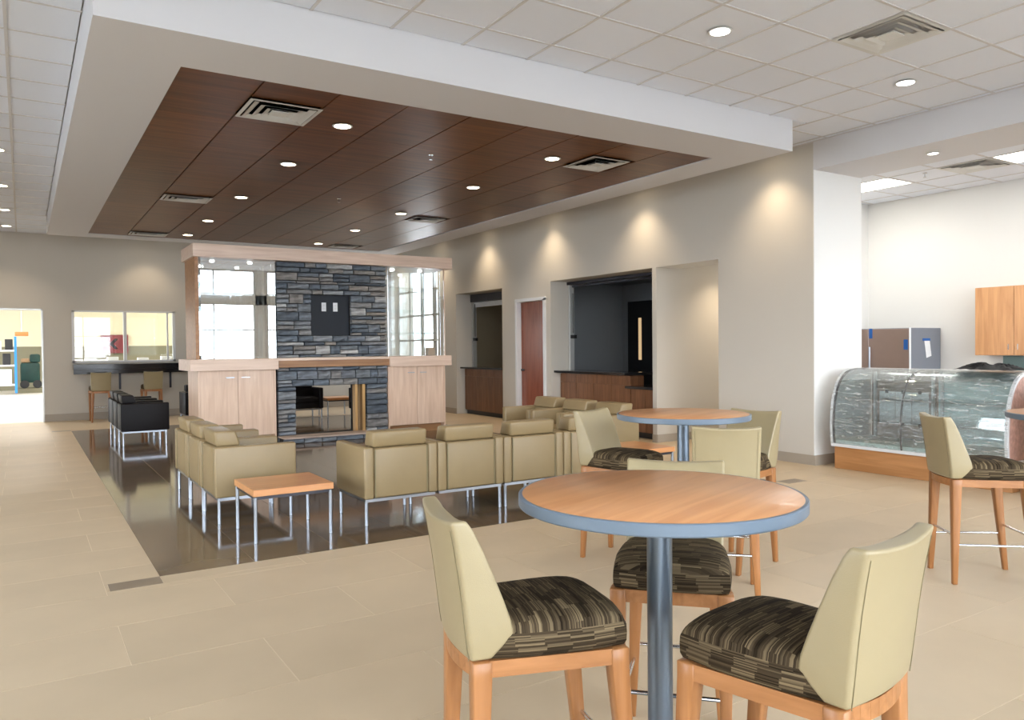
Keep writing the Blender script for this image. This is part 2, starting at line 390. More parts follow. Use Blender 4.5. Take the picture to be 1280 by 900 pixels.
# daylit end of the wall is the same paint, its brightness coloured in by a white sheet
struct(multi('trim_2', [(WX+.001, 8.87, REAR_Y, 5.85, SZ, 4.3)], 'soffit_paint'))
struct(multi('trim_3', [(WX, 8.87, REAR_Y, 5.85, 4.3, 5.6)], 'wall_paint'))
struct(multi('trim_4', [(WX-.0, 8.902, 5.838, 5.85, 0.001, SZ)], 'white_paint'))  # thin white sheet over the wall end, daylight put into its colour
struct(multi('wall_back', [(-6, -1.6, BY, BY+.15, 0, 4.2), (.36, .87, BY, BY+.15, 0, 4.2), (2.87, WX, BY, BY+.15, 0, 4.2), (-1.6, .36, BY, BY+.15, 2.32, 4.2),
                           (.87, 2.87, BY, BY+.15, 2.30, 4.2), (.87, 2.87, BY, BY+.15, 0, 1.20)], 'wall_paint'))
struct(multi('wall_left', [(-6.2, -6, REAR_Y, 2, 0, 5.6), (-6.2, -6, 11, BY, 0, 5.6), (-6.2, -6, 2, 11, 0, .45), (-6.2, -6, 2, 11, 3.3, 5.6),
                           (-6.2, -6, 4.8, 5.2, .45, 3.3), (-6.2, -6, 7.8, 8.2, .45, 3.3)], 'wall_paint'))
# rear (entrance) wall: tall glazed bays
rear = [(-6, 11, REAR_Y-.15, REAR_Y, 0, .12), (-6, 11, REAR_Y-.15, REAR_Y, 5.35, 5.6), (-6.2, -6, REAR_Y-.15, REAR_Y, 0, 5.6)]
for xx in (-6, -2.6, .6, 3.8, 7.0, 10.8): rear.append((xx, xx+.4, REAR_Y-.2, REAR_Y, 0, 5.6))
rear.append((-6, 11, REAR_Y-.15, REAR_Y, 3.0, 3.35))
struct(multi('wall_rear', rear, 'wall_paint'))
k = 1
for a, b_ in zip((-5.6, -2.2, 1.0, 4.2, 7.4), (-2.6, .6, 3.8, 7.0, 10.8)):
    fr = []
    mid = (a+b_)/2
    for xx in (a, mid-.03, b_-.06): fr.append((xx, xx+.06, REAR_Y-.12, REAR_Y-.04, .12, 5.35))
    for zz in (.12, 1.05, 2.1, 3.36, 4.3): fr.append((a, b_, REAR_Y-.11, REAR_Y-.05, zz, zz+.05))
    wn_ = struct(multi('window_%d' % k, fr, 'alu')); k += 1
    multi('pane', [(a+.02, b_-.02, REAR_Y-.085, REAR_Y-.075, .14, 5.34)], 'window_glass', wn_)
for y0 in (2, 5.2, 8.2):
    y1 = {2: 4.8, 5.2: 7.8, 8.2: 11}[y0]
    wn_ = struct(multi('window_%d' % k, [(-6.15, -6.05, y0, y1, .45, .51), (-6.15, -6.05, y0, y1, 3.24, 3.3), (-6.15, -6.05, y0, y0+.06, .45, 3.3), (-6.15, -6.05, y1-.06, y1, .45, 3.3),
                  (-6.15, -6.05, (y0+y1)/2-.03, (y0+y1)/2+.03, .45, 3.3)], 'alu')); k += 1
    multi('pane', [(-6.105, -6.095, y0+.02, y1-.02, .47, 3.28)], 'window_glass', wn_)
struct(multi('trim_5', [(-60, 60, -60, REAR_Y-.3, -.3, -.2), (-60, -6.4, REAR_Y-.3, 60, -.3, -.2)], 'asphalt'))
fr = [(WX+.2, WX+.28, 15.7, 18.3, z_, z_+.05) for z_ in (.9, 1.6, 2.2, 2.8, 3.35)] + [(WX+.2, WX+.28, y_, y_+.06, .9, 3.4) for y_ in (15.7, 16.3, 16.95, 17.6, 18.24)]
wn_ = struct(multi('window_10', fr, 'alu')); multi('pane', [(WX+.235, WX+.245, 15.72, 18.28, .92, 3.38)], 'window_glass', wn_)
area_light('sky_portal', (WX+.45, 17.0, 2.15), (0, math.radians(90), 0), 2.4, 2.5, portal=True)
# baseboards
struct(multi('baseboard_right', [(WX-.012, WX, 14.83, BY, 0, .12), (WX-.012, WX, 12.45, 12.92, 0, .12), (WX-.012, WX, 11.27, 11.38, 0, .12), (WX-.012, WX, 8.55, 8.64, 0, .12),
      (WX-.012, WX, 5.84, 7.34, 0, .12), (WX-.012, 8.9, 5.826, 5.838, 0, .12), (WX, 11.5, 8.538, 8.55, 0, .12)], 'baseboard_vinyl'))
struct(multi('baseboard_back', [(.36, WX-.012, BY-.012, BY, 0, .15), (-6, -1.6, BY-.012, BY, 0, .15)], 'baseboard_vinyl'))
# main ceiling and its tile grid
SX0, SX1, SY0, SY1 = .40, 7.01, 5.40, 16.0
GX, GY = 3.596, 4.428
ceiling = struct(multi('ceiling', [(-6, WX, -.2, SY0+.2, CZ+.035, CZ+.3), (-6, WX, SY1-.2, BY, CZ+.035, CZ+.3), (-6, SX0+.2, SY0, SY1, CZ+.035, CZ+.3), (SX1-.2, WX, SY0, SY1, CZ+.035, CZ+.3),
        (-6.2, 11, REAR_Y-.2, -.2, 5.6, 5.8), (-6, WX, -.25, -.2, CZ-.05, 5.6)], 'grid_white'))
cells = []; bars = []
xs = [-6] + [GX+.61*i for i in range(-15, 8)] + [WX]
ys = [-.2] + [GY+.61*j for j in range(-7, 24)] + [BY]
def frange(a): return [v for v in a]
for x0, x1 in zip(xs, xs[1:]):
    for y0, y1 in zip(ys, ys[1:]):
        if x1-x0 < .01 or y1-y0 < .01: continue
        ps = [(x0, x1, y0, y1)]
        if x1 > SX0 and x0 < SX1 and y1 > SY0 and y0 < SY1:
            ps = []
            if y0 < SY0: ps.append((x0, x1, y0, SY0))
            if y1 > SY1: ps.append((x0, x1, SY1, y1))
            ya, yb = max(y0, SY0), min(y1, SY1)
            if x0 < SX0: ps.append((x0, SX0, ya, yb))
            if x1 > SX1: ps.append((SX1, x1, ya, yb))
        cells += [p for p in ps if p[1]-p[0] > .02 and p[3]-p[2] > .02]
VENT1 = (GX+.61*3, GX+.61*4, GY-.61*2, GY-.61)   # air diffuser takes one cell
cells = [c for c in cells if not (abs(c[0]-VENT1[0]) < .01 and abs(c[2]-VENT1[2]) < .01)]
tiles('ceiling_tile', cells, 'ceiling_tile', CZ+.004, CZ+.03, ceiling, .011, 280, False)
gb = []
for x in xs[1:-1]:
    if SX0 < x < SX1: gb += [(x-.012, x+.012, -.2, SY0, CZ-.001, CZ+.03), (x-.012, x+.012, SY1, BY, CZ-.001, CZ+.03)]
    else: gb.append((x-.012, x+.012, -.2, BY, CZ-.001, CZ+.03))
for y in ys[1:-1]:
    if SY0 < y < SY1: gb += [(-6, SX0, y-.012, y+.012, CZ-.0005, CZ+.03), (SX1, WX, y-.012, y+.012, CZ-.0005, CZ+.03)]
    else: gb.append((-6, WX, y-.012, y+.012, CZ-.0005, CZ+.03))
gb += [(WX-.02, WX, -.2, BY, CZ-.001, CZ+.03), (-6, WX, BY-.02, BY, CZ-.001, CZ+.03)]
stuff(multi('ceiling_grid', gb, 'grid_white', ceiling))
# dropped soffit with wood panel field
WX0, WX1, WY0, WY1 = 1.01, 6.50, 6.06, 15.55
soffit = struct(multi('trim_1', [(SX0, WX0, SY0, SY1, SZ, CZ+.03), (WX1, SX1, SY0, SY1, SZ, CZ+.03), (WX0, WX1, SY0, WY0, SZ, CZ+.03), (WX0, WX1, WY1, SY1, SZ, CZ+.03)], 'soffit_paint'))
multi('panel_backing', [(WX0, WX1, WY0, WY1, SZ+.05, SZ+.08)], 'black_void', soffit)
VW = [(1.62, 2.23, 6.52, 7.09), (5.28, 5.80, 6.63, 7.20), (1.62, 2.23, 11.10, 11.55), (5.28, 5.80, 11.10, 11.55), (1.62, 2.23, 14.9, 15.3), (5.28, 5.80, 14.9, 15.3)]
cells = []
PYS = [WY0 + 1.22*i for i in range(8)] + [WY1]
for i in range(9):
    for y0, y1 in zip(PYS, PYS[1:]):
        x0, x1 = WX0+.61*i, WX0+.61*(i+1)
        # panels stop at an air vent in their strip
        segs = [(y0, y1)]
        for (a, b_, c, d) in VW:
            if x0 < (a+b_)/2 < x1:
                ns = []
                for (p, q) in segs:
                    if q <= c or p >= d: ns.append((p, q)); continue
                    if p < c: ns.append((p, c))
                    if q > d: ns.append((d, q))
                segs = ns
        cells += [(x0, x1, p, q) for p, q in segs if q-p > .02]
cache = {}
for (x0, x1, y0, y1) in cells:
    k_ = (round(x1-x0, 3), round(y1-y0, 3))
    if k_ not in cache:
        bm = bmesh.new(); add_box(bm, -k_[0]/2+.006, k_[0]/2-.006, -k_[1]/2+.0012, k_[1]/2-.0012, 0, .02); bmesh.ops.recalc_face_normals(bm, faces=bm.faces); cache[k_] = mesh_from(bm, 'ceiling_panel')
    link('ceiling_panel', cache[k_], 'ceiling_wood', soffit, ((x0+x1)/2, (y0+y1)/2, SZ+.012))
# ------------------------------------------------------------------ vents, downlights, sprinklers
def vent(x0, x1, y0, y1, z, label, group, rings=3):
    cx, cy, hx, hy = (x0+x1)/2, (y0+y1)/2, (x1-x0)/2, (y1-y0)/2
    t = thing('air_vent', label, 'air vent', (cx, cy, z), 0, group)
    def frame(name, a, w_, z0, z1, mat):   # tapered square ring
        bm = bmesh.new()
        o_ = [(sx*hx*a, sy*hy*a, z0) for sx, sy in ((-1, -1), (1, -1), (1, 1), (-1, 1))]
        i_ = [(sx*(hx*a-w_), sy*(hy*a-w_), z1) for sx, sy in ((-1, -1), (1, -1), (1, 1), (-1, 1))]
        for h in (0, .004):
            A = [bm.verts.new((p[0], p[1], p[2]+h)) for p in o_]; B = [bm.verts.new((p[0], p[1], p[2]+h)) for p in i_]
            for i in range(4): bm.faces.new((A[i], A[(i+1) % 4], B[(i+1) % 4], B[i]))
        return link(name, mesh_from(bm, name), mat, t)
    frame('vent_frame', 1.0, .03, -.006, -.006, 'vent_metal')
    for i in range(rings): frame('louver', .86-.22*i, .05, -.012-.003*i, .004, 'vent_metal')
    bm = bmesh.new(); add_box(bm, -hx*.24, hx*.24, -hy*.24, hy*.24, -.016, -.008); link('center_plate', mesh_from(bm, 'center_plate'), 'vent_metal', t)
    bm = bmesh.new(); add_box(bm, -hx+.004, hx-.004, -hy+.004, hy-.004, .05, .06); bmesh.ops.recalc_face_normals(bm, faces=bm.faces); link('duct_backing', mesh_from(bm, 'duct_backing'), 'vent_dark', t)
    return t
vent(*VENT1, CZ, 'square white ceiling diffuser in the white tile ceiling', None)
names_v = ['large square diffuser in wood ceiling nearest the front left corner', 'square diffuser in wood ceiling near its right front corner', 'diffuser in wood ceiling above the left glass case', 'diffuser in wood ceiling, middle of the right row',
           'farthest diffuser in the left row of the wood ceiling', 'farthest diffuser in the right row of the wood ceiling']
for v_, lb in zip(VW, names_v): vent(*v_, SZ, lb, 'diffusers in the wood ceiling')
def downlight(x, y, z, label, group, lens='lens_warm', watts=35, col=(1, .80, .56), size=110, r=.075, blend=.7):
    t = thing('downlight', label, 'ceiling light', (x, y, z), 0, group)
    lathe('trim_ring', [(r+.018, -.004), (r+.016, -.008), (r, -.008), (r, .0), (r+.018, .0)], 'white_paint', t, 24)
    lathe('lamp_lens', [(r-.001, -.003), (r-.001, -.0065)], lens, t, 24)
    l = bpy.data.lights.new('spot', 'SPOT'); l.energy = watts; l.color = col; l.spot_size = math.radians(size); l.spot_blend = blend; l.shadow_soft_size = .06
    o = bpy.data.objects.new('lamp', l); C.objects.link(o); o.parent = t; o.location = (0, 0, -.03)
    return t
for i, y in enumerate((6.93, 8.66, 10.87, 13.1, 14.9)):
    downlight(2.55, y, SZ+.006, ['nearest','second','third','fourth','farthest'][i]+' downlight in the left row of the wood ceiling', 'downlights in the wood ceiling', watts=28)
for i, y in enumerate((6.97, 8.74, 11.0, 12.95, 14.94)):
    downlight(4.97, y, SZ+.006, ['nearest','second','third','fourth','farthest'][i]+' downlight in the right row of the wood ceiling', 'downlights in the wood ceiling', watts=28)
downlight(4.54, 4.15, CZ, 'round downlight in white tile ceiling above the bar tables', 'downlights in the white ceiling', 'lens_cool', 30, (1, .88, .72))
downlight(6.90, 4.08, CZ, 'round downlight in white tile ceiling beside the square diffuser, near the right wall', 'downlights in the white ceiling', 'lens_cool', 30, (1, .88, .72))
for i, y in enumerate((11.0, 13.35, 15.6, 17.6)):
    downlight(-.22, y, CZ, ['nearest','second','third','farthest'][i]+' downlight in the left aisle ceiling', 'downlights over the left aisle', watts=34)
downlight(2.3, 17.9, CZ, 'downlight washing the back wall above the service window', 'downlights washing the walls', watts=34)
for i, y in enumerate((6.37, 8.79, 11.16, 13.4, 15.5)):
    downlight(7.60, y, CZ, 'downlight grazing the right wall above '+['the pillar pier','the corridor opening','the large service window','the far service window','the wall behind the stone fireplace'][i], 'downlights washing the walls', watts=62, size=105, blend=1.0)
downlight(8.42, 4.67, SZ, 'small downlight in the white header over the display case', None, 'lens_cool', 14, (1, .9, .78), r=.05)
def sprinkler(x, y, z, label):
    t = thing('sprinkler', label, 'sprinkler', (x, y, z), 0, 'sprinkler heads')
    lathe('escutcheon', [(.03, 0), (.025, -.006)], 'chrome', t, 16)
    bm = bmesh.new(); add_cyl(bm, (0, 0, -.006), (0, 0, -.05), .008, n=8); add_cyl(bm, (0, 0, -.05), (0, 0, -.054), .02, n=12)
    link('sprinkler_head', mesh_from(bm, 'head'), 'chrome', t)
sprinkler(3.75, 7.51, SZ+.01, 'sprinkler head in wood ceiling between the nearest light pairs')
sprinkler(3.74, 10.34, SZ+.01, 'sprinkler head in wood ceiling nearer the fireplace')
sprinkler(9.55, 5.4, 3.57, 'sprinkler head hanging from the snack bar ceiling')
# ------------------------------------------------------------------ snack bar room on the right
CX, CCZ = 11.0, 3.57
struct(multi('wall_snack_bar', [(CX, CX+.15, REAR_Y, 7.1, 0, 5.6), (8.9, CX+.15, 7.1, 7.25, 0, 5.6)], 'cafe_paint'))
cafe = struct(multi('ceiling_snack_bar', [(8.87, CX, REAR_Y, 7.1, CCZ+.03, CCZ+.2)], 'grid_white'))
cx_ = [8.87, 9.40, 10.01, 10.62, CX]; cy_ = [REAR_Y+.1]+[3.35+.61*i for i in range(-11, 7)]+[7.1]
cells = []; TR = []
for i, (x0, x1) in enumerate(zip(cx_, cx_[1:])):
    for y0, y1 in zip(cy_, cy_[1:]):
        if y1-y0 < .02: continue
        if i == 1 and (5.75 < y0 < 6.45 or 5.75 < y1 < 6.45) : 
            pass
        cells.append((x0, x1, y0, y1))
sk = [(9.40, 10.01, 5.79, 7.01), (9.40, 10.01, 3.35, 4.57), (9.40, 10.01, 4.57, 5.18)]
cells = [c for c in cells if not any(c[0] >= s[0]-.01 and c[1] <= s[1]+.01 and c[2] >= s[2]-.01 and c[3] <= s[3]+.01 for s in sk)]
tiles('ceiling_tile', cells, 'ceiling_tile', CCZ+.004, CCZ+.028, cafe, .011, 60, False)
gb = [(x-.012, x+.012, REAR_Y, 7.1, CCZ-.001, CCZ+.03) for x in cx_[1:-1]] + [(8.87, CX, y-.012, y+.012, CCZ-.0005, CCZ+.03) for y in cy_[1:-1] if not (5.9 < y < 6.9 or 3.6 < y < 4.5)]
gb += [(8.87, 9.4, 6.4-.012, 6.4+.012, CCZ-.0005, CCZ+.03), (10.01, CX, 6.4-.012, 6.4+.012, CCZ-.0005, CCZ+.03), (10.01, CX, 3.96-.012, 3.96+.012, CCZ-.0005, CCZ+.03)]
stuff(multi('ceiling_grid', gb, 'grid_white', cafe))
for s, lb in ((sk[0], 'fluorescent ceiling panel nearest the white pillar'), (sk[1], 'fluorescent ceiling panel at the right edge of the snack bar')):
    t = thing('ceiling_troffer', lb, 'ceiling light', ((s[0]+s[1])/2, (s[2]+s[3])/2, CCZ), 0, 'snack bar ceiling panels')
    hx, hy = .3, .6
    for nm, bb in (('troffer_frame', [(-hx, hx, -hy, -hy+.02, -.002, .03), (-hx, hx, hy-.02, hy, -.002, .03), (-hx, -hx+.02, -hy, hy, -.002, .03), (hx-.02, hx, -hy, hy, -.002, .03)]),):
        multi(nm, bb, 'white_paint', t)
    multi('lens', [(-hx+.02, hx-.02, -hy+.02, hy-.02, .004, .02)], 'troffer_lens', t)
    l = area_light('lamp', (0, 0, -.02), (0, 0, 0), .5, 1.1, 13, (1, .97, .92)); l.parent = t
vent(9.40, 10.01, 4.57, 5.18, CCZ, 'square diffuser in the snack bar ceiling between two light panels', None)
# fridge
t = thing('refrigerator', 'tall steel refrigerator wrapped in film with blue tape, behind the display case', 'refrigerator', (10.6, 6.5, 0))
box('body', 10.24-10.6, .38, -.52, .52, .0, 1.66, 'fridge_grey', t, .006)
for ya, yb, nm in ((-.515, .08, 'door'), (.085, .515, 'door')):
    d = box(nm, -.40, -.362, ya, yb, .10, 1.65, 'fridge_front', t, .004)
cyl('handle', (-.43, .05, .7), (-.43, .05, 1.4), .012, 'steel', t)
multi('corner_strip', [(-.402, -.365, -.523, -.516, .1, 1.665)], 'white_plastic', t)
tp = multi('tape', [(-.404, -.4025, -.50, -.44, 1.36, 1.50)], 'blue_tape', t); multi('tape', [(-.404, -.4025, -.0+.02, .07, 1.52, 1.66)], 'blue_tape', t)
bm = bmesh.new(); add_box(bm, -.065, .065, -.002, 0, -.25, 0); 
o = link('paper_note', mesh_from(bm, 'note'), 'paper', t, (.02, -.523, 1.50), (0, math.radians(-12), 0))
multi('tape', [(-.09, .10, -.527, -.5255, 1.48, 1.515)], 'blue_tape', t)
# upper cabinets
t = thing('wall_cabinet', 'oak wall cabinet with two handles beside the fridge in the snack bar', 'cabinet', (10.82, 4.4, 1.28))
box('body', -.15, .175, -.95, .95, 0, .89, 'cafe_oak', t, .003)
for i in range(4):
    a = -.95+.475*i
    d = box('door', -.172, -.152, a+.003, a+.472, .003, .887, 'cafe_oak', t, .002)
    hy = a+.42 if i % 2 == 0 else a+.055
    hd = cyl('handle', (-.03, 0, 0), (-.03, 0, .075), .006, 'chrome', d, n=8); hd.location = (0, hy-(a+.2375), .07)
t = thing('base_cabinet', 'oak base cabinet with grey counter under the snack bar wall cabinet', 'cabinet', (10.68, 4.2, 0))
box('body', -.27, .31, -1.1, .95, .1, .87, 'cafe_oak', t); box('plinth', -.2, .31, -1.1, .95, 0, .1, 'black_plastic', t)
box('countertop', -.30, .315, -1.1, .97, .87, .91, 'fridge_grey', t, .004)
for i in range(4): box('door', -.29, -.271, -1.09+.51*i, -.59+.51*i, .12, .86, 'cafe_oak', t, .002)
tag(box('backsplash', 10.985, 10.998, 3.0, 5.16, .92, 1.27, 'backsplash'), 'green glass backsplash below the snack bar wall cabinet', 'backsplash')
# oak counter end at right edge
t = thing('service_counter', 'oak counter unit at the right picture edge beside the display case', 'counter', (8.25, 2.8, 0))
box('body', -.33, .35, -.6, .60, .08, .98, 'case_oak', t, .004); box('countertop', -.36, .38, -.62, .62, .98, 1.02, 'black_stone', t, .004); box('plinth', -.27, .3, -.58, .58, 0, .08, 'black_plastic', t)
# ------------------------------------------------------------------ display case
Y0, Y1 = 3.68, 5.60
t = thing('display_case', 'curved glass display case wrapped in clear film on oak base', 'display case', (8.3, (Y0+Y1)/2, 0))
ly = (Y1-Y0)/2
prof = [(-.35, .30), (-.365, .45), (-.362, .6), (-.34, .78), (-.29, .93), (-.21, 1.05), (-.10, 1.125), (.05, 1.15), (.25, 1.15)]
def subdiv(pf, n=3):
    out_ = []
    for i in range(len(pf)-1):
        p0 = pf[max(i-1, 0)]; p1 = pf[i]; p2 = pf[i+1]; p3 = pf[min(i+2, len(pf)-1)]
        for j in range(n):
            s = j/n
            out_.append(tuple(.5*((2*p1[k])+(-p0[k]+p2[k])*s+(2*p0[k]-5*p1[k]+4*p2[k]-p3[k])*s*s+(-p0[k]+3*p1[k]-3*p2[k]+p3[k])*s**3) for k in (0, 1)))
    out_.append(pf[-1]); return out_
pf = subdiv(prof)
def sheet(name, pf, ya, yb, mat, off=0, thick=.006, ny=1, par=None, wob=0):
    bm = bmesh.new(); ring = []
    n = len(pf)
    def nrm(i):
        a = Vector(pf[max(i-1, 0)]); b2 = Vector(pf[min(i+1, n-1)]); d = (b2-a).normalized(); return Vector((-d.y, d.x))
    for lay in (off, off+thick) if thick else (off,):
        G = []
        for i, p in enumerate(pf):
            nn = nrm(i)
            G.append([bm.verts.new((p[0]+nn.x*(lay+(random.random()-.5)*wob), ya+(yb-ya)*j/ny, p[1]+nn.y*(lay+(random.random()-.5)*wob))) for j in range(ny+1)])
        ring.append(G)
        for i in range(n-1):
            for j in range(ny): bm.faces.new((G[i][j], G[i+1][j], G[i+1][j+1], G[i][j+1]))
    if thick:
        A, B = ring
        for i in range(n-1):
            for j in (0, ny): bm.faces.new((A[i][j], A[i+1][j], B[i+1][j], B[i][j]))
        for j in range(ny):
            for i in (0, n-1): bm.faces.new((A[i][j], A[i][j+1], B[i][j+1], B[i][j]))
    bmesh.ops.recalc_face_normals(bm, faces=bm.faces)
    return link(name, mesh_from(bm, name, 60), mat, par)
box('base', -.29, .40, -ly+.0, ly-.0, .0, .26, 'case_oak', t, .003)
box('base_trim', -.36, .43, -ly, ly, .262, .30, 'case_frame', t, .004)
box('deck', -.33, .42, -ly+.02, ly-.02, .30, .34, 'case_inside', t)
for ya, yb in ((-ly+.03, .10), (.115, ly-.03)): sheet('glass_pane', pf, ya, yb, 'case_glass', 0, .006, 1, t)
sheet('pane_joint', pf, .098, .117, 'black_plastic', .001, .006, 1, t)
for ya, yb in ((-ly, -ly+.03), (ly-.03, ly)): sheet('end_frame', pf, ya, yb, 'case_frame', -.02, .03, 1, t)
sheet('end_gasket', pf, ly-.05, ly-.031, 'black_plastic', -.01, .018, 1, t)
def endpanel(yc, mat):
    bm = bmesh.new(); ps = [(x-.0, z) for x, z in pf]+[(.42, 1.15), (.42, .30)]
    A = [bm.verts.new((x, yc, z)) for x, z in ps]; B = [bm.verts.new((x, yc+.012, z)) for x, z in ps]
    bm.faces.new(A); bm.faces.new(B[::-1]); n = len(A)
    for i in range(n): bm.faces.new((A[i], A[(i+1) % n], B[(i+1) % n], B[i]))
    bmesh.ops.recalc_face_normals(bm, faces=bm.faces); link('end_panel', mesh_from(bm, 'end_panel'), mat, t)
endpanel(-ly+.004, 'bubble_pink'); endpanel(ly-.016, 'case_frame')
box('top_panel', .23, .43, -ly+.01, ly-.01, 1.13, 1.155, 'case_frame', t, .003)
box('back_panel', .38, .41, .13, ly-.04, .34, 1.13, 'case_dark', t)
box('back_panel', .38, .41, -ly+.04, .11, .34, 1.13, 'case_inside', t)
for z, x0 in ((.58, -.24), (.82, -.18)):
    for ya, yb in ((-ly+.05, .08), (.14, ly-.06)): box('shelf', x0, .36, ya, yb, z, z+.010, 'shelf_glass', t)
for yy in (.16, ly-.10, -ly+.1, .06):
    multi('shelf_upright', [(.34, .375, yy-.012, yy+.012, .34, 1.12)], 'case_frame', t)
for i in range(3): box('paper_sheet', .372, .3745, .22+.20*i, .414+.20*i, .50, .88, 'paper', t)
for i in range(3): multi('tape', [(.370, .3718, .30+.2*i, .34+.2*i, .86, .90), (.370, .3718, .30+.2*i, .34+.2*i, .48, .52)], 'black_plastic', t)
sheet('plastic_film', pf, -ly-.004, ly+.004, 'plastic_film', .014, 0, 34, t, .003)
# jacket
def cloth(name, cx, cy, z, sx, sy, seed, mat, h=.05):
    rnd = random.Random(seed); bm = bmesh.new(); n = 22; G = []
    ph = [(rnd.uniform(5, 14), rnd.uniform(5, 14), rnd.uniform(0, 6), rnd.uniform(.3, 1)) for _ in range(6)]
    for i in range(n+1):
        row = []
        for j in range(n+1):
            u, v = i/n*2-1, j/n*2-1
            rr = 1+.22*math.sin(3*math.atan2(v, u)+seed)+.12*math.sin(7*math.atan2(v, u))
            X, Y = u*sx*rr*(.75+.25*abs(v)), v*sy*rr
            hh = h*max(0, 1-.75*max(abs(u), abs(v))**2)*(.5+.5*abs(sum(a*math.sin(p*u+q*v+f) for p, q, f, a in ph)/2.2))
            row.append(bm.verts.new((X, Y, hh)))
        G.append(row)
    for i in range(n):
        for j in range(n): bm.faces.new((G[i][j], G[i+1][j], G[i+1][j+1], G[i][j+1]))
    bmesh.ops.solidify(bm, geom=bm.faces, thickness=-.006); bmesh.ops.recalc_face_normals(bm, faces=bm.faces)
    return link(name, mesh_from(bm, name, 80), mat, None, (cx, cy, z))
tag(cloth('jacket', 8.24, 4.0, 1.16, .15, .27, 3, 'jacket', .10), 'crumpled black jacket lying on top of the display case', 'jacket')
# ------------------------------------------------------------------ openings in the right wall
def cab_run(name, label, y0, y1, x, ztop, widths_n, drawers, loc_group=None, depth=.28):
    t = thing(name, label, 'cabinet', (x, (y0+y1)/2, 0), 0, loc_group); L = (y1-y0)/2
    box('body', .02, depth, -L, L, .09, ztop, 'cabinet_brown', t); box('plinth', .05, depth, -L, L, 0, .09, 'black_plastic', t)
    w_ = 2*L/widths_n
    for i in range(widths_n):
        a = -L+w_*i
        if drawers: box('drawer', 0, .02, a+.003, a+w_-.003, ztop-.15, ztop-.004, 'cabinet_brown', t); zt = ztop-.156
        else: zt = ztop-.004
        box('door', 0, .02, a+.003, a+w_-.003, .10, zt, 'cabinet_brown', t)
    return t
cab_run('base_cabinet', 'reddish brown cabinet under the far service window', 12.93, 14.80, 8.16, .98, 6, True)
tag(box('countertop', 8.05, 8.56, 12.93, 14.82, .985, 1.02, 'black_stone', None, .004), 'black counter slab in the far service window', 'countertop')
cab_run('base_cabinet', 'long brown cabinet under the high counter of the near service window', 9.36, 11.25, 8.16, .97, 4, True)
cab_run('base_cabinet', 'low brown cabinet under the lowered counter beside the corridor', 8.66, 9.355, 8.16, .77, 2, False)
tag(box('countertop', 8.02, 8.62, 9.34, 11.26, .98, 1.02, 'black_stone', None, .004), 'high black counter slab in the near service window', 'countertop')
tag(box('countertop', 8.02, 8.62, 8.65, 9.335, .775, .815, 'black_stone', None, .004), 'lowered black counter slab at the right of the near service window', 'countertop')
def shutter(y0, y1, zc, ztop, label, boxmat, hh=.16, ns=3):
    t = thing('rolling_shutter', label, 'shutter', (8.42, (y0+y1)/2, zc)); L = (y1-y0)/2
    for s in (-1, 1):
        box('guide_rail', -.07, .03, s*L-(.05 if s > 0 else 0), s*L+(.05 if s < 0 else 0), 0, ztop-zc-.02, 'alu', t, .003)
    box('shutter_housing', -.10, .05, -L, L, ztop-zc-hh, ztop-zc-.0, 'dark_steel', t, .004)
    for i in range(ns): box('slat', -.02, -.005, -L+.05, L-.05, ztop-zc-hh-.04-.035*i, ztop-zc-hh-.008-.035*i, boxmat, t)
    cyl('pull_chain', (-.05, L-.12, ztop-zc-.2), (-.05, L-.12, (ztop-zc)*.42), .008, 'black_plastic', t, n=6)
    box('crank_bracket', -.09, -.03, L-.20, L-.09, (ztop-zc)*.36, (ztop-zc)*.40, 'black_plastic', t)
shutter(12.93, 14.82, 1.02, 2.59, 'rolled up shutter in the far service window', 'white_plastic')
shutter(8.65, 11.26, 1.02, 2.60, 'rolled up shutter in the near service window beside the corridor', 'dark_steel', .05, 1)
# rooms behind
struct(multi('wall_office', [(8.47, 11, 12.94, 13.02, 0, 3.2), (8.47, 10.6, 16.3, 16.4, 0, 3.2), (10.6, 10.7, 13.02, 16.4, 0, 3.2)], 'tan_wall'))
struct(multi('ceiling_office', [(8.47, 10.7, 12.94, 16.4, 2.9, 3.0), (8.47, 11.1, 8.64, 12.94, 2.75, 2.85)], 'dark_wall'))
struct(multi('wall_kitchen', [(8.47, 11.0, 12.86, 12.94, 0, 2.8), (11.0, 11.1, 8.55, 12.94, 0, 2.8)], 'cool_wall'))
d = struct(box('door_3', 10.94, 10.985, 11.72, 12.62, 0, 2.38, 'black_plastic')); struct(d)
box('door_lite', -.028, -.022, .02, .11, 1.15, 2.03, 'dim_glow' if 'dim_glow' in M else emit('dim_glow', (.75, .52, .28), .55), d)  # door glass is no lamp: the light in it is put in as emission
struct(multi('trim_6', [(10.95, 10.999, 12.63, 12.70, 0, 2.45), (10.95, 10.999, 11.62, 11.70, 0, 2.45), (10.95, 10.999, 11.62, 12.70, 2.40, 2.45)], 'cool_wall'))
l = area_light('kitchen_cool_light', (9.6, 8.75, 1.8), (math.radians(-90), 0, 0), .8, 1.0, 2.2, (.75, .87, 1))  # unseen bluish area lamp inside the kitchen
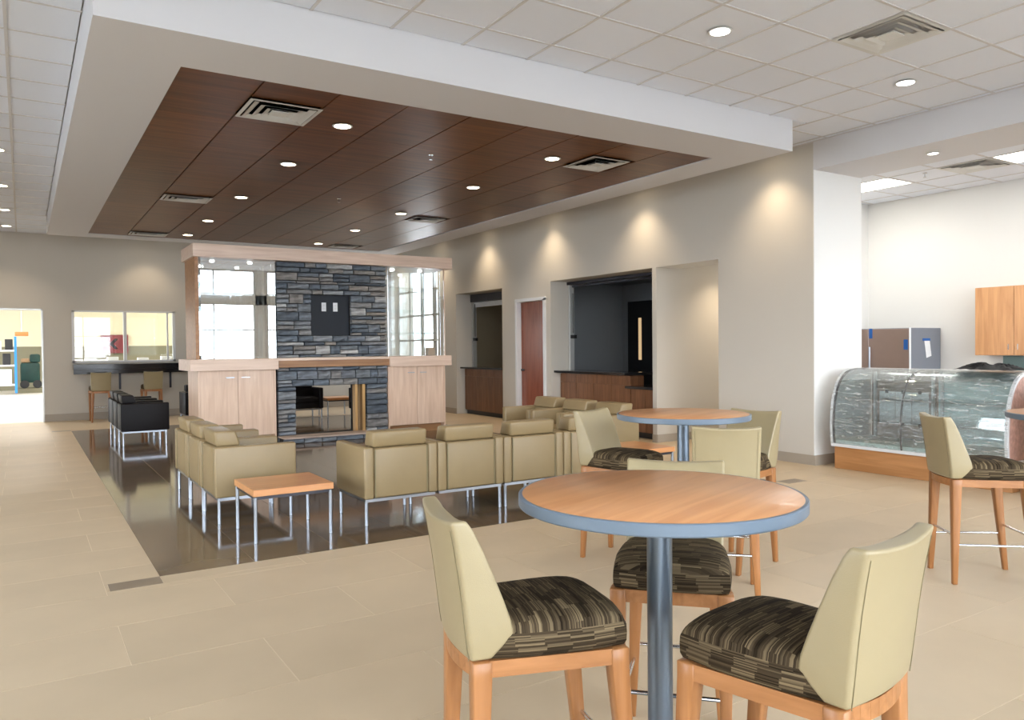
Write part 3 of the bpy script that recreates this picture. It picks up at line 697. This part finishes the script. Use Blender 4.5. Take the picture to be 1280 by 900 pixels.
# corridor
struct(multi('wall_corridor', [(8.47, 12.5, 8.551, 8.64, 0, 2.8), (8.9, 12.5, 7.25, 7.34, 0, 2.8), (12.5, 12.6, 7.25, 8.64, 0, 2.8)], 'wall_paint'))
struct(multi('ceiling_corridor', [(8.47, 12.5, 7.34, 8.55, 2.72, 2.82)], 'white_paint'))
downlight(9.25, 8.05, 2.72, 'warm downlight in the corridor ceiling', None, watts=48, size=130, blend=1.0)
t = thing('ceiling_troffer', 'small square light panel in the corridor ceiling', 'ceiling light', (9.0, 8.1, 2.72)); multi('lens', [(-.2, .2, -.2, .2, -.006, -.001)], 'dim_glow', t); multi('troffer_frame', [(-.22, .22, -.22, -.2, -.008, 0), (-.22, .22, .2, .22, -.008, 0), (-.22, -.2, -.22, .22, -.008, 0), (.2, .22, -.22, .22, -.008, 0)], 'white_paint', t)
# wooden door in the right wall
d1 = struct(multi('trim_7', [(WX-.03, WX+.14, 12.35, 12.41, 0, 2.32), (WX-.03, WX+.14, 11.42, 11.48, 0, 2.32), (WX-.03, WX+.14, 11.42, 12.41, 2.29, 2.35), (WX+.14, WX+.5, 12.38, 12.41, 0, 2.32), (WX+.14, WX+.5, 11.42, 11.45, 0, 2.32), (WX+.14, WX+.5, 11.42, 12.41, 2.29, 2.32)], 'frame_white'))
d = struct(box('door_1', WX+.07, WX+.115, 11.485, 12.345, .01, 2.285, 'red_door', None, .002))
h_ = cyl('door_handle', (-.07, .36, 1.0), (-.07, .26, 1.0), .011, 'dark_steel', d, n=10); cyl('handle_rose', (-.022, .36, 1.0), (-.072, .36, 1.0), .02, 'dark_steel', d, n=12)
# ------------------------------------------------------------------ back wall: doorway, window, counter
struct(multi('trim_8', [(.33, .36, BY-.02, BY+.17, 0, 2.32), (-1.6, .36, BY-.02, BY+.17, 2.29, 2.32)], 'alu'))
wd = struct(multi('window_9', [(.87, .92, BY-.01, BY+.1, 1.20, 2.30), (2.82, 2.87, BY-.01, BY+.1, 1.20, 2.30), (.87, 2.87, BY-.01, BY+.1, 1.20, 1.24), (.87, 2.87, BY-.01, BY+.1, 2.27, 2.30),
    (1.84, 1.90, BY-.01, BY+.1, 1.24, 2.27), (2.70, 2.73, BY+.0, BY+.06, 1.24, 2.27)], 'frame_white'))
for a, b_ in ((.92, 1.84), (1.90, 2.82)): multi('pane', [(a, b_, BY+.03, BY+.036, 1.24, 2.27)], 'clear_glass', wd)
t = thing('wall_counter', 'long black wall counter below the back window on dark brackets', 'counter', (2.2, BY-.2, 0))
box('countertop', -1.33, 1.35, -.22, .20, 1.06, 1.17, 'black_stone', t, .004); box('apron', -1.33, 1.35, -.19, -.16, .97, 1.058, 'black_stone', t)
for xx in (-.45, .55, 1.25):
    multi('bracket', [(xx-.02, xx+.02, .15, .19, .62, 1.058), (xx-.02, xx+.02, -.15, .19, 1.01, 1.057)], 'dark_steel', t)
# service hall behind the back wall
struct(multi('wall_service_hall', [(-6, 8, 34, 34.2, 1.62, 5.0), (8, 8.2, 18.65, 34.2, 1.62, 5), (-6.2, -6, 18.65, 21, 0, 5), (-6.2, -6, 31, 34.2, 0, 5), (-6.2, -6, 21, 31, 3.6, 5), (-6.2, -6, 21, 31, 0, .2)], 'cream_paint'))
struct(multi('trim_9', [(-6, 8, 33.98, 34.2, 0, 1.62), (7.98, 8.2, 18.65, 33.98, 0, 1.62)], 'olive_paint'))
struct(multi('ceiling_service_hall', [(-6.2, 8.2, BY+.15, 34.2, 4.6, 4.7)], 'white_paint'))
struct(multi('floor_service_hall', [(-6, 8, BY+.15, 34, -.1, 0)], 'concrete'))
for i, (lx, ly_) in enumerate(((0, 22.5), (0, 27.5), (4, 24), (6.5, 31))):
    t = thing('ceiling_troffer', ['nearest strip light above the left aisle axis of the service hall', 'second strip light above the left aisle axis of the service hall', 'strip light above the service hall window side', 'farthest strip light of the service hall, right side'][i], 'ceiling light', (lx, ly_, 4.59), 0, 'service hall strip lights')
    multi('lens', [(-.3, .3, -.9, .9, -.04, 0)], 'troffer_lens', t); l = area_light('lamp', (0, 0, -.06), (0, 0, 0), .6, 1.8, 110, (1, .95, .86)); l.parent = t
t = thing('display_rack', 'blue and white storage rack filled with boxes beyond the left doorway', 'rack', (-.62, 31, 0))
for xx in (-.45, .38): box('upright', xx, xx+.07, -.25, .25, 0.05, 1.95, 'blue_plastic', t)
for zz in (.30, .95, 1.45): box('shelf', -.40, .38, -.25, .25, zz, zz+.05, 'white_plastic', t)
for i, (mt, z0, hh) in enumerate((('white_plastic', .35, .5), ('black_plastic', 1.0, .38), ('maroon', 1.0, .3), ('white_plastic', 1.5, .3), ('black_plastic', 1.5, .36))):
    xx = [-.36, .05, -.3, -.2, .12][i]; box('box', xx, xx+(.66 if i == 0 else .22), -.24, .2, z0, z0+hh, mt, t, .01)
t = thing('floor_scrubber', 'dark green wheeled machine with a cloth on top beyond the left doorway', 'machine', (.22, 32, 0))
box('tank', -.30, .28, -.3, .3, .35, 1.05, 'dark_green', t, .08, 2); box('tank_top', -.02, .30, -.25, .25, 1.05, 1.35, 'dark_green', t, .07, 2)
box('cloth', -.28, -.02, -.2, .2, 1.05, 1.2, 'cardboard', t, .05, 2)
for xx in (-.18, .2): cyl('wheel', (xx, -.34, .3), (xx, -.28, .3), .14, 'black_plastic', t, n=20)
box('platform', -.45, .35, -.45, .45, .0, .16, 'olive_paint', t)
t = thing('hanging_sign', 'small orange lit sign hanging in the service hall', 'sign', (-.02, 30, 2.02)); box('sign_face', -.19, .19, -.02, .02, -.07, .07, 'orange_sign', t, .02, 2); cyl('rod', (0, 0, .07), (0, 0, 2.55), .012, 'alu', t, n=8)
t = thing('wall_screen', 'dark red screen with a white arrow shape seen through the back window', 'screen', (3.05, 33.9, 1.70)); box('screen_frame', -.48, .48, -.03, .06, -.36, .36, 'maroon', t)
bm = bmesh.new()
vv = [bm.verts.new(p) for p in ((-.2, 0, .0), (.0, 0, .2), (.12, 0, .2), (-.04, 0, .0), (.12, 0, -.2), (.0, 0, -.2))]
bm.faces.new((vv[0], vv[3], vv[2], vv[1])); bm.faces.new((vv[0], vv[5], vv[4], vv[3])); bmesh.ops.solidify(bm, geom=bm.faces, thickness=.004)
link('arrow_mark', mesh_from(bm, 'arrow'), 'paper', t, (0, -.036, .0))
t = thing('office_shelf', 'long low shelf with papers seen through the back window', 'shelf', (2.3, 22, 0)); box('shelf_top', -1.6, 1.6, -.25, .25, 1.17, 1.2, 'cardboard', t); box('shelf_body', -1.55, 1.55, -.2, .2, 0, 1.17, 'olive_paint', t)
for i, xx in enumerate((-1.0, -.5, .2, .75, 1.2)): box('paper_stack', xx, xx+.25, -.15, .1, 1.2, 1.26+.03*(i % 2), 'paper' if i != 4 else 'black_plastic', t)
# ------------------------------------------------------------------ the fireplace unit
FY, FB = 12.0, 12.8
fp = thing('fireplace', 'double-sided slate fireplace wall with maple cabinets and glass display cases', 'fireplace', (4.2, FY, 0))
def fbox(name, x0, x1, y0, y1, z0, z1, mat, parent=None, bev=0): return box(name, x0-4.2, x1-4.2, y0-FY, y1-FY, z0, z1, mat, parent or fp, bev)
fbox('canopy', 2.10, 6.33, FY-.10, FB+.06, 2.81, 3.0, 'maple_x', None, .003)
for a, b_ in ((2.04, 3.31), (5.15, 6.30)): fbox('ledge', a, b_, FY-.10, FB+.08, 1.14, 1.31, 'maple_x', None, .003)
fbox('mantel', 3.31, 5.15, FY-.06, FY+.25, 1.165, 1.27, 'oak_dark'); fbox('mantel_top', 3.31, 5.15, FY-.08, FY+.25, 1.272, 1.31, 'maple_x')
for (a, b_, sl, sr) in ((2.16, 3.29, True, True), (5.15, 6.22, True, True)):
    cb = fbox('cabinet_body', a+.03, b_-.03, FY+.03, FB, .14, 1.14, 'maple')
    for s0, s1 in ((a, a+.025), (b_-.025, b_)): fbox('side_panel', s0, s1, FY, FB, 0, 1.14, 'maple')
    mid = (a+b_)/2
    for k_, (p, q) in enumerate(((a+.028, mid-.003), (mid+.003, b_-.028))):
        d = fbox('door', p, q, FY+.005, FY+.028, .145, 1.137, 'maple', None, .001)
        hx = (q-p)/2-.17 if k_ == 0 else -(q-p)/2+.05
        multi('handle', [(hx, hx+.12, -.028, -.018, .88, .892), (hx+.01, hx+.02, -.02, -.008, .88, .892), (hx+.10, hx+.11, -.02, -.008, .88, .892)], 'steel', d)
    fbox('plinth', a+.03, b_-.03, FY+.12, FB-.12, 0, .14, 'oak_dark')
# glazed display cases over the cabinets
for (a, b_, side) in ((2.20, 3.31, 0), (5.15, 6.22, 1)):
    fbox('glass_pane', a+.02, b_-.01, FY+.0, FY+.008, 1.315, 2.805, 'display_glass' if side == 0 else 'display_glass_thin')
    fbox('glass_pane', a+.02, b_-.01, FB-.03, FB-.022, 1.315, 2.805, 'display_glass' if side == 0 else 'display_glass_thin')
    for z in (1.70, 2.08, 2.46): fbox('glass_shelf', a+.05, b_-.04, FY+.05, FB-.08, z, z+.01, 'shelf_glass')
    for xx in (a+.045, b_-.05):
        for yy in (FY+.07, FB-.10): cyl('shelf_post', (xx-4.2, yy-FY, 1.312), (xx-4.2, yy-FY, 2.808), .008, 'chrome', fp, n=8)
    for xx in (a+.25, b_-.3): 
        s_ = cyl('case_light', (xx-4.2, .35, 2.78), (xx-4.2, .35, 2.81), .035, 'lens_cool', fp, n=16)
    fbox('outlet_block', (a+.12) if side == 0 else (b_-.17), (a+.22) if side == 0 else (b_-.04), FY+.3, FY+.42, 1.311, 1.36 if side == 0 else 1.45, 'maple')
fbox('corner_post', 2.14, 2.19, FY+.01, FB, 1.31, 2.81, 'oak_dark'); fbox('corner_post', 6.215, 6.235, FY+.01, FY+.05, 1.31, 2.81, 'maple')
# masonry core with its firebox opening and niche
core = multi('masonry_core', [(3.33-4.2, 5.13-4.2, .06, FB-FY-.06, 1.32, 1.66), (3.33-4.2, 3.86-4.2, .06, FB-FY-.06, 1.66, 2.31), (4.52-4.2, 5.13-4.2, .06, FB-FY-.06, 1.66, 2.31), (3.33-4.2, 5.13-4.2, .06, FB-FY-.06, 2.31, 2.80), (3.86-4.2, 4.52-4.2, .14, FB-FY-.06, 1.66, 2.31),
      (3.33-4.2, 3.60-4.2, .06, FB-FY-.06, 0, 1.16), (4.77-4.2, 5.13-4.2, .06, FB-FY-.06, 0, 1.16), (3.60-4.2, 4.77-4.2, .06, FB-FY-.06, .86, 1.16), (3.60-4.2, 4.77-4.2, .06, FB-FY-.06, 0, .05)], 'black_void', fp)
nb = fbox('niche_panel', 3.865, 4.515, FY+.10, FY+.12, 1.665, 2.305, 'niche_black')
for xx in (4.06, 4.25): 
    o_ = fbox('outlet_plate', xx, xx+.075, FY+.093, FY+.099, 2.05, 2.19, 'white_plastic', None, .002)
    multi('socket', [(-.014, .014, -.0055, -.003, .03, .055), (-.014, .014, -.0055, -.003, .085, .11)], 'frame_white', o_)
# stones: ledgestone courses, each stone its own part
cache = []
def stone_mesh(w_, h_, dpt, seed):
    rnd = random.Random(seed); bm = bmesh.new()
    nx_ = 3; F_ = []; B_ = []
    for i in range(nx_+1):
        x = -w_/2+w_*i/nx_
        jz = rnd.uniform(-.007, .007); jz2 = rnd.uniform(-.007, .007)
        F_.append([bm.verts.new((x*.97, -dpt+rnd.uniform(-.010, .010), -h_/2+abs(jz)*.8+.002)), bm.verts.new((x*.97, -dpt+rnd.uniform(-.012, .004), rnd.uniform(-.2, .2)*h_)), bm.verts.new((x*.97, -dpt+rnd.uniform(-.006, .012), h_/2-abs(jz2)*.8-.002))])
        B_.append([bm.verts.new((x, 0, -h_/2)), bm.verts.new((x, 0, h_/2))])
    for i in range(nx_):
        for j in (0, 1): bm.faces.new((F_[i][j], F_[i+1][j], F_[i+1][j+1], F_[i][j+1]))
        bm.faces.new((B_[i][1], F_[i][2], F_[i+1][2], B_[i+1][1])); bm.faces.new((B_[i][0], B_[i+1][0], F_[i+1][0], F_[i][0]))
    for i in (0, nx_): bm.faces.new((B_[i][0], F_[i][0], F_[i][1], F_[i][2], B_[i][1]))
    bmesh.ops.recalc_face_normals(bm, faces=bm.faces)
    return mesh_from(bm, 'stone')
srnd = random.Random(11); nst = [0]
def course_region(x0, x1, z0, z1, yf=FY+.06):
    z = z0
    while z < z1-.02:
        h_ = srnd.choice((.045, .06, .075, .09, .105, .13, .14))
        if z1-z-h_ < .04: h_ = z1-z
        x = x0
        while x < x1-.01:
            w_ = srnd.uniform(.15, .46)*(1.0 if h_ < .09 else .8)
            if x1-x-w_ < .10: w_ = x1-x
            if w_ > .5: w_ *= .5
            # sometimes split a tall stone in two thin ones
            subs = [(z, h_)]
            if h_ > .10 and srnd.random() < .4: subs = [(z, h_*.5), (z+h_*.5, h_*.5)]
            for zz, hh in subs:
                nst[0] += 1
                link('stone', stone_mesh(w_-.006, hh-.006, srnd.uniform(.045, .075), nst[0]), 'ledge_stone', fp, (x+w_/2-4.2, yf-FY, zz+hh/2))
            x += w_
        z += h_
course_region(3.32, 3.86, 1.66, 2.31); course_region(4.52, 5.14, 1.66, 2.31); course_region(3.32, 5.14, 2.31, 2.81); course_region(3.32, 5.14, 1.315, 1.66)
course_region(3.32, 3.60, .0, .86); course_region(4.77, 5.14, .0, .86); course_region(3.32, 5.14, .86, 1.16)
course_region(3.32, 5.14, 0, .075, FY-.24)
fbox('hearth_slab', 3.32, 5.14, FY-.32, FY+.06, .076, .10, 'hearth_stone', None, .004); fbox('hearth_core', 3.33, 5.13, FY-.24, FY+.0, 0, .075, 'black_void')
for xx, w_ in ((4.60, .045), (4.70, .05)): fbox('firebox_frame', xx, xx+w_, FY+.08 if xx < 4.65 else FY+.02, FY+.2, .05, .86, 'brass')
# ------------------------------------------------------------------ lounge seating
def make_chair(name, label, lea, leg_mat, legs='FLFRRLRR'):
    t = thing(name, label, 'armchair')
    for s in (-1, 1):
        bm = bmesh.new(); add_box(bm, -.335, .345, s*.29-.042, s*.29+.042, .215, .64, .016, 3); bmesh.ops.recalc_face_normals(bm, faces=bm.faces)
        a = link('arm', mesh_from(bm, 'arm', 50), lea, t)
    bm = bmesh.new(); add_box(bm, -.328, -.13, -.245, .245, .218, .63, .018, 3); bmesh.ops.recalc_face_normals(bm, faces=bm.faces); bk = link('back', mesh_from(bm, 'back', 50), lea, t)
    for s in (-1, 1):
        bm = bmesh.new(); add_box(bm, -.3315, -.3255, s*.236-.004, s*.236+.004, .225, .622); bmesh.ops.recalc_face_normals(bm, faces=bm.faces); link('piping', mesh_from(bm, 'piping'), 'leather_piping' if lea == 'leather' else lea, bk)
    bm = bmesh.new(); add_box(bm, -.2, .33, -.244, .244, .22, .34, .01, 2); add_box(bm, -.14, .345, -.243, .243, .33, .45, .025, 3); bmesh.ops.recalc_face_normals(bm, faces=bm.faces); link('seat', mesh_from(bm, 'seat', 50), lea, t)
    bm = bmesh.new(); vv = add_box(bm, -.30, -.10, -.245, .245, .632, .765)
    for v in bm.verts:
        if v.co.z > .7: v.co.x += (-.02 if v.co.x < -.2 else -.045)
    bmesh.ops.bevel(bm, geom=list(bm.edges), offset=.022, segments=3, affect='EDGES', profile=.5)
    bmesh.ops.recalc_face_normals(bm, faces=bm.faces); link('headrest', mesh_from(bm, 'headrest', 50), lea, t)
    bm = bmesh.new()
    for s in (-1, 1): add_box(bm, -.31, .31, s*.305-.012, s*.305+.012, .19, .214)
    for s in (-1, 1): add_box(bm, s*.30-.012, s*.30+.012, -.30, .30, .19, .214)
    bmesh.ops.recalc_face_normals(bm, faces=bm.faces); link('frame_rail', mesh_from(bm, 'rail'), leg_mat, t)
    for x_, y_, c in ((.30, .305, 'FL'), (.30, -.305, 'FR'), (-.30, .305, 'RL'), (-.30, -.305, 'RR')):
        if c in [legs[i:i+2] for i in range(0, len(legs), 2)]:
            cyl('leg', (x_, y_, 0), (x_, y_, .19), .015, leg_mat, t, n=12)
    return t
H = math.pi/2
ch = make_chair('lounge_chair', 'leftmost olive leather armchair of the front row, its back to the camera', 'leather', 'steel', 'FLFRRL')
ch.location = (2.665, 6.275, 0); ch.rotation_euler = (0, 0, H); ch['group'] = 'olive leather armchairs'
c2 = make_chair('lounge_chair', 'second olive leather armchair from the left in the front row', 'leather', 'steel', 'FLFRRR')
c2.location = (3.335, 6.275, 0); c2.rotation_euler = (0, 0, H); c2['group'] = 'olive leather armchairs'
c3 = make_chair('lounge_chair', 'third olive leather armchair from the left in the front row', 'leather', 'steel')
c3.location = (4.005, 6.275, 0); c3.rotation_euler = (0, 0, H); c3['group'] = 'olive leather armchairs'
place(c3, (4.675, 6.275, 0), H, 'olive leather armchair at the right end of the front row, partly behind a bar stool')
for i, lb in enumerate(('nearest olive armchair of the left side row, its arm beside the small coffee table', 'middle olive armchair of the left side row, facing the right', 'farthest olive armchair of the left side row, next to the black chairs')):
    place(c3, (1.665, 7.05+.67*i, 0), 0, lb)
for i, lb in enumerate(('nearest olive armchair of the right side row, behind the bar stool', 'middle olive armchair of the right side row facing left', 'farthest olive armchair of the right side row, in front of the wooden door')):
    place(c3, (5.84, 7.26+.67*i, 0), math.pi, lb)
bc = make_chair('lounge_chair', 'black leather armchair with chrome frame nearest the doorway left of the fireplace', 'black_leather', 'steel')
bc.location = (1.57, 13.35, 0); bc['group'] = 'black leather armchairs'
place(bc, (1.57, 14.03, 0), 0, 'second black leather armchair in the row left behind the fireplace')
place(bc, (1.57, 14.71, 0), 0, 'farthest black leather armchair in the row left behind the fireplace')
for i, x in enumerate((2.91, 3.58, 4.25, 4.92)):
    place(bc, (x, 15.95, 0), -H, ['leftmost','second','third','rightmost'][i]+' black leather armchair in the row behind the fireplace, facing it')
for i, y in enumerate((14.9, 14.2)):
    place(bc, (6.0, y, 0), math.pi, 'black armchair seen through the firebox at the right, '+('farther' if i == 0 else 'nearer')+' of two')
def coffee_table(loc, label, leg_mat='steel', hz=.40):
    t = thing('coffee_table', label, 'coffee table', loc, 0, 'square wood coffee tables')
    bm = bmesh.new(); add_box(bm, -.31, .31, -.31, .31, hz-.05, hz, .003); bmesh.ops.recalc_face_normals(bm, faces=bm.faces); link('tabletop', mesh_from(bm, 'tabletop'), 'table_wood', t)
    bm = bmesh.new()
    for s in (-1, 1): add_box(bm, -.29, .29, s*.285-.011, s*.285+.011, hz-.075, hz-.052); add_box(bm, s*.285-.011, s*.285+.011, -.285, .285, hz-.075, hz-.052)
    bmesh.ops.recalc_face_normals(bm, faces=bm.faces); link('frame_rail', mesh_from(bm, 'rail'), 'dark_steel', t)
    for sx in (-1, 1):
        for sy in (-1, 1): cyl('leg', (sx*.29, sy*.29, 0), (sx*.29, sy*.29, hz-.06), .014, leg_mat, t, n=12)
    return t
coffee_table((1.745, 6.20, 0), 'square wood coffee table with chrome legs at the left end of the front row')
coffee_table((5.40, 6.17, 0), 'square wood coffee table at the right corner behind the bar stool')
coffee_table((5.72, 16.15, 0), 'small wood table between black chairs seen through the firebox')
# ------------------------------------------------------------------ bar stools
def make_stool():
    t = thing('bar_stool', 'x', 'bar stool'); zf = .633
    # legs: square, tapering, slightly splayed
    def leg(xt, yt, xb, yb, wt, wb_):
        bm = bmesh.new(); L = []
        for z, x, y, w_ in ((0, xb, yb, wb_), (.25, xb+(xt-xb)*.45, yb+(yt-yb)*.45, wb_+(wt-wb_)*.42), (zf-.045, xt, yt, wt), (zf-.002, xt, yt, wt)):
            L.append([bm.verts.new((x+a*w_/2, y+b2*w_/2, z)) for a, b2 in ((-1, -1), (1, -1), (1, 1), (-1, 1))])
        for A, B in zip(L, L[1:]):
            for i in range(4): bm.faces.new((A[i], A[(i+1) % 4], B[(i+1) % 4], B[i]))
        bm.faces.new(L[0][::-1]); bm.faces.new(L[-1])
        bmesh.ops.bevel(bm, geom=[e for e in bm.edges], offset=.003, segments=1, affect='EDGES')
        bmesh.ops.recalc_face_normals(bm, faces=bm.faces); link('leg', mesh_from(bm, 'leg', 50), 'stool_wood', t)
    FT, RT = (.168, .178), (-.215, .146)
    for s in (1, -1): leg(FT[0], s*FT[1], .224, s*.174, .052, .028)
    for s in (1, -1): leg(RT[0], s*RT[1], -.232, s*.17, .052, .028)
    # rails
    bm = bmesh.new()
    def rail(p, q, w_=.022, z0=zf-.045, z1=zf-.001):
        p, q = Vector(p), Vector(q); d = (q-p).normalized(); n_ = Vector((-d.y, d.x))*w_/2
        A = [bm.verts.new((v.x+s*n_.x, v.y+s*n_.y, z)) for v in (p, q) for s in (-1, 1) for z in (z0, z1)]
        for f in ((0, 1, 3, 2), (4, 6, 7, 5), (0, 4, 5, 1), (2, 3, 7, 6), (0, 2, 6, 4), (1, 5, 7, 3)): bm.faces.new([A[i] for i in f])
    for s in (1, -1): rail((FT[0]-.02, s*(FT[1]+.011)), (RT[0]+.02, s*(RT[1]+.011)))
    rail((FT[0]+.011, FT[1]-.02), (FT[0]+.011, -FT[1]+.02))
    pts_ = [(RT[0]-.012-.022*(1-(k/4)**2), RT[1]*k/4*.95) for k in range(-4, 5)]
    for a, b2 in zip(pts_, pts_[1:]): rail(a, b2)
    # seat board under the cushion
    bmesh.ops.recalc_face_normals(bm, faces=bm.faces); link('seat_rail', mesh_from(bm, 'seat_rail'), 'stool_wood_x', t)
    # cushion: domed grid
    bm = bmesh.new(); nu, nv = 14, 14
    def outline(u, v):   # u front-back -1..1, v side -1..1
        # rounded square
        k = .16; uu, vv_ = u, v
        L = max(abs(u), abs(v)) or 1
        cx_ = 1-k*max(0, abs(u*v)-.35)/.65*.55
        x = -.215+(.207+.215)*(u*cx_+1)/2; wd_ = .178+(.208-.178)*((u+1)/2)
        return x, v*cx_*wd_
    G = []
    for i in range(nu+1):
        row = []
        for j in range(nv+1):
            u = -1+2*i/nu; v = -1+2*j/nv
            # concentrate samples at the rim
            u = math.sin(u*math.pi/2); v = math.sin(v*math.pi/2)
            x, y = outline(u, v)
            h_ = (1-abs(u)**3.5)**.5*(1-abs(v)**3.5)**.5 if u > -.99 else (1-abs(v)**3.5)**.5*.0
            row.append(bm.verts.new((x, y, .700+.045*h_**.7)))
        G.append(row)
    tf = []
    for i in range(nu):
        for j in range(nv): tf.append(bm.faces.new((G[i][j], G[i+1][j], G[i+1][j+1], G[i][j+1])))
    rim = [G[i][0] for i in range(nu+1)]+[G[nu][j] for j in range(1, nv+1)]+[G[i][nv] for i in range(nu-1, -1, -1)]+[G[0][j] for j in range(nv-1, 0, -1)]
    prev = rim; sides = []
    for (dz, sc) in ((.693, 1.012), (.67, 1.018), (.648, 1.012), (.636, .985)):
        cur = [bm.verts.new((v.co.x*sc if dz != .700 else v.co.x, v.co.y*sc, dz)) for v in rim]
        for i in range(len(rim)):
            f = bm.faces.new((prev[i], cur[i], cur[(i+1) % len(rim)], prev[(i+1) % len(rim)])); sides.append(f)
        prev = cur
    bm.faces.new(prev[::-1])
    for f in sides: f.material_index = 1
    bmesh.ops.recalc_face_normals(bm, faces=bm.faces); cu = link('seat_cushion', mesh_from(bm, 'cushion', 55), ['stripe_top', 'stripe_side'], t)
    # backrest: upholstered shell, curved across its width
    prof_in = [(-.190, .636), (-.160, .665), (-.128, .700), (-.135, .735), (-.155, .79), (-.183, .86), (-.213, .93), (-.240, .985), (-.258, 1.012)]
    prof_out = [(-.246, .636), (-.250, .665), (-.254, .700), (-.258, .735), (-.264, .79), (-.273, .86), (-.284, .93), (-.294, .985), (-.300, 1.010)]
    bm = bmesh.new(); nw = 10; GI, GO = [], []
    for (xi, z), (xo, z2) in zip(prof_in, prof_out):
        tt = (z-.636)/(1.012-.636); hw = .176+.010*tt if tt > .1 else .170+.06*tt
        ri, ro = [], []
        for j in range(nw+1):
            v = -1+2*j/nw; bow = .024*(1-v*v); dip = -.012*(1-v*v)*(tt > .97)
            # wings: at the sides the inner face reaches forward, in the middle it recedes
            wing = .030*(1-v**4)*(1-.5*tt)
            ri.append(bm.verts.new((xi-wing*.6, v*hw, z+dip))); ro.append(bm.verts.new((xo-bow*.8, v*hw*(1.0), z2+dip)))
        GI.append(ri); GO.append(ro)
    n_ = len(prof_in)
    for i in range(n_-1):
        for j in range(nw): bm.faces.new((GI[i][j], GI[i][j+1], GI[i+1][j+1], GI[i+1][j])); bm.faces.new((GO[i][j], GO[i+1][j], GO[i+1][j+1], GO[i][j+1]))
        for j in (0, nw): bm.faces.new((GI[i][j], GI[i+1][j], GO[i+1][j], GO[i][j]))
    for j in range(nw):
        for i in (0, n_-1): bm.faces.new((GI[i][j], GI[i][j+1], GO[i][j+1], GO[i][j]))
    bmesh.ops.recalc_face_normals(bm, faces=bm.faces)
    rimE = [e for e in bm.edges if len(e.link_faces) == 2 and e.calc_face_angle(0) > .7]
    bmesh.ops.bevel(bm, geom=rimE, offset=.011, segments=3, affect='EDGES', profile=.6, clamp_overlap=True)
    bmesh.ops.recalc_face_normals(bm, faces=bm.faces); bk = link('backrest', mesh_from(bm, 'backrest', 60), 'stool_leather', t)
    # stitched seam lines on the outer edge
    for s in (1, -1):
        bm = bmesh.new()
        pts3 = [(xo+.0045-.0192*(1-(.158/.176)**2)-.0006, s*(.158+.010*((z-.636)/.376)), z) for xo, z in prof_out[:-1]]
        for a, b2 in zip(pts3, pts3[1:]): add_cyl(bm, (a[0]-.0045, a[1], a[2]), (b2[0]-.0045, b2[1], b2[2]), .0012, n=5)
        link('seam', mesh_from(bm, 'seam'), 'leather_piping', bk)
    # foot rods
    for s in (1, -1): cyl('foot_rod', (.205, s*.176, .235), (-.225, s*.159, .235), .0075, 'chrome', t, n=10)
    for x_, y_ in ((.206, .172), (-.224, .156)): cyl('foot_rod', (x_, y_, .29), (x_, -y_, .29), .0075, 'chrome', t, n=10)
    return t
st = make_stool(); g = 'bar stools with striped seats'
st.location = (1.253, 1.852, 0); st.rotation_euler = (0, 0, -.246); st['label'] = 'front left bar stool, olive back and brown striped seat, at the nearest table'; st['group'] = g
place(st, (1.67, 1.316, 0), 1.726, 'front right bar stool at the nearest round table, its pale back toward the camera')
place(st, (1.955, 2.02, 0), -2.38, 'bar stool on the far side of the nearest table, behind its pedestal')
place(st, (3.465, 4.045, 0), -1.29, 'bar stool at the left of the second round table, front of its back visible')
place(st, (3.44, 3.13, 0), .78, 'bar stool between the two round tables with its back to the camera')
place(st, (3.98, 3.54, 0), 3.3, 'bar stool at the right of the second round table, against the pillar wall')
place(st, (5.005, 2.474, 0), -.676, 'bar stool at the right picture edge in front of the display case')
place(st, (1.33, 17.9, 0), H, 'left bar stool at the black counter under the back window')
place(st, (2.30, 17.9, 0), H, 'right bar stool at the black counter under the back window')
def bar_table(loc, label):
    t = thing('bar_table', label, 'table', loc, .35, 'round bar tables')
    lathe('tabletop', [(.412, 1.018), (.408, 1.0205)], 'table_wood', t, 96); lathe('edge_band', [(.405, .985), (.418, .985), (.421, .989), (.421, 1.0165), (.418, 1.0195), (.4095, 1.0195), (.405, 1.01)], 'table_edge', t, 96)
    lathe('pedestal', [(.0375, .03), (.0375, .984)], 'pedestal_metal', t, 32); lathe('mount_plate', [(.12, .970), (.12, .9845)], 'dark_steel', t, 32)
    lathe('base_disc', [(.27, 0), (.27, .012), (.20, .022), (.05, .035), (.0385, .05)], 'pedestal_metal', t, 48)
    return t
bar_table((1.60, 1.71, 0), 'nearest round bar table with orange wood top, blue-grey edge and steel pedestal')
bar_table((3.57, 3.59, 0), 'second round bar table, farther back with a stool on either side')
bar_table((5.44, 2.08, 0), 'third round bar table, cut by the right picture edge')
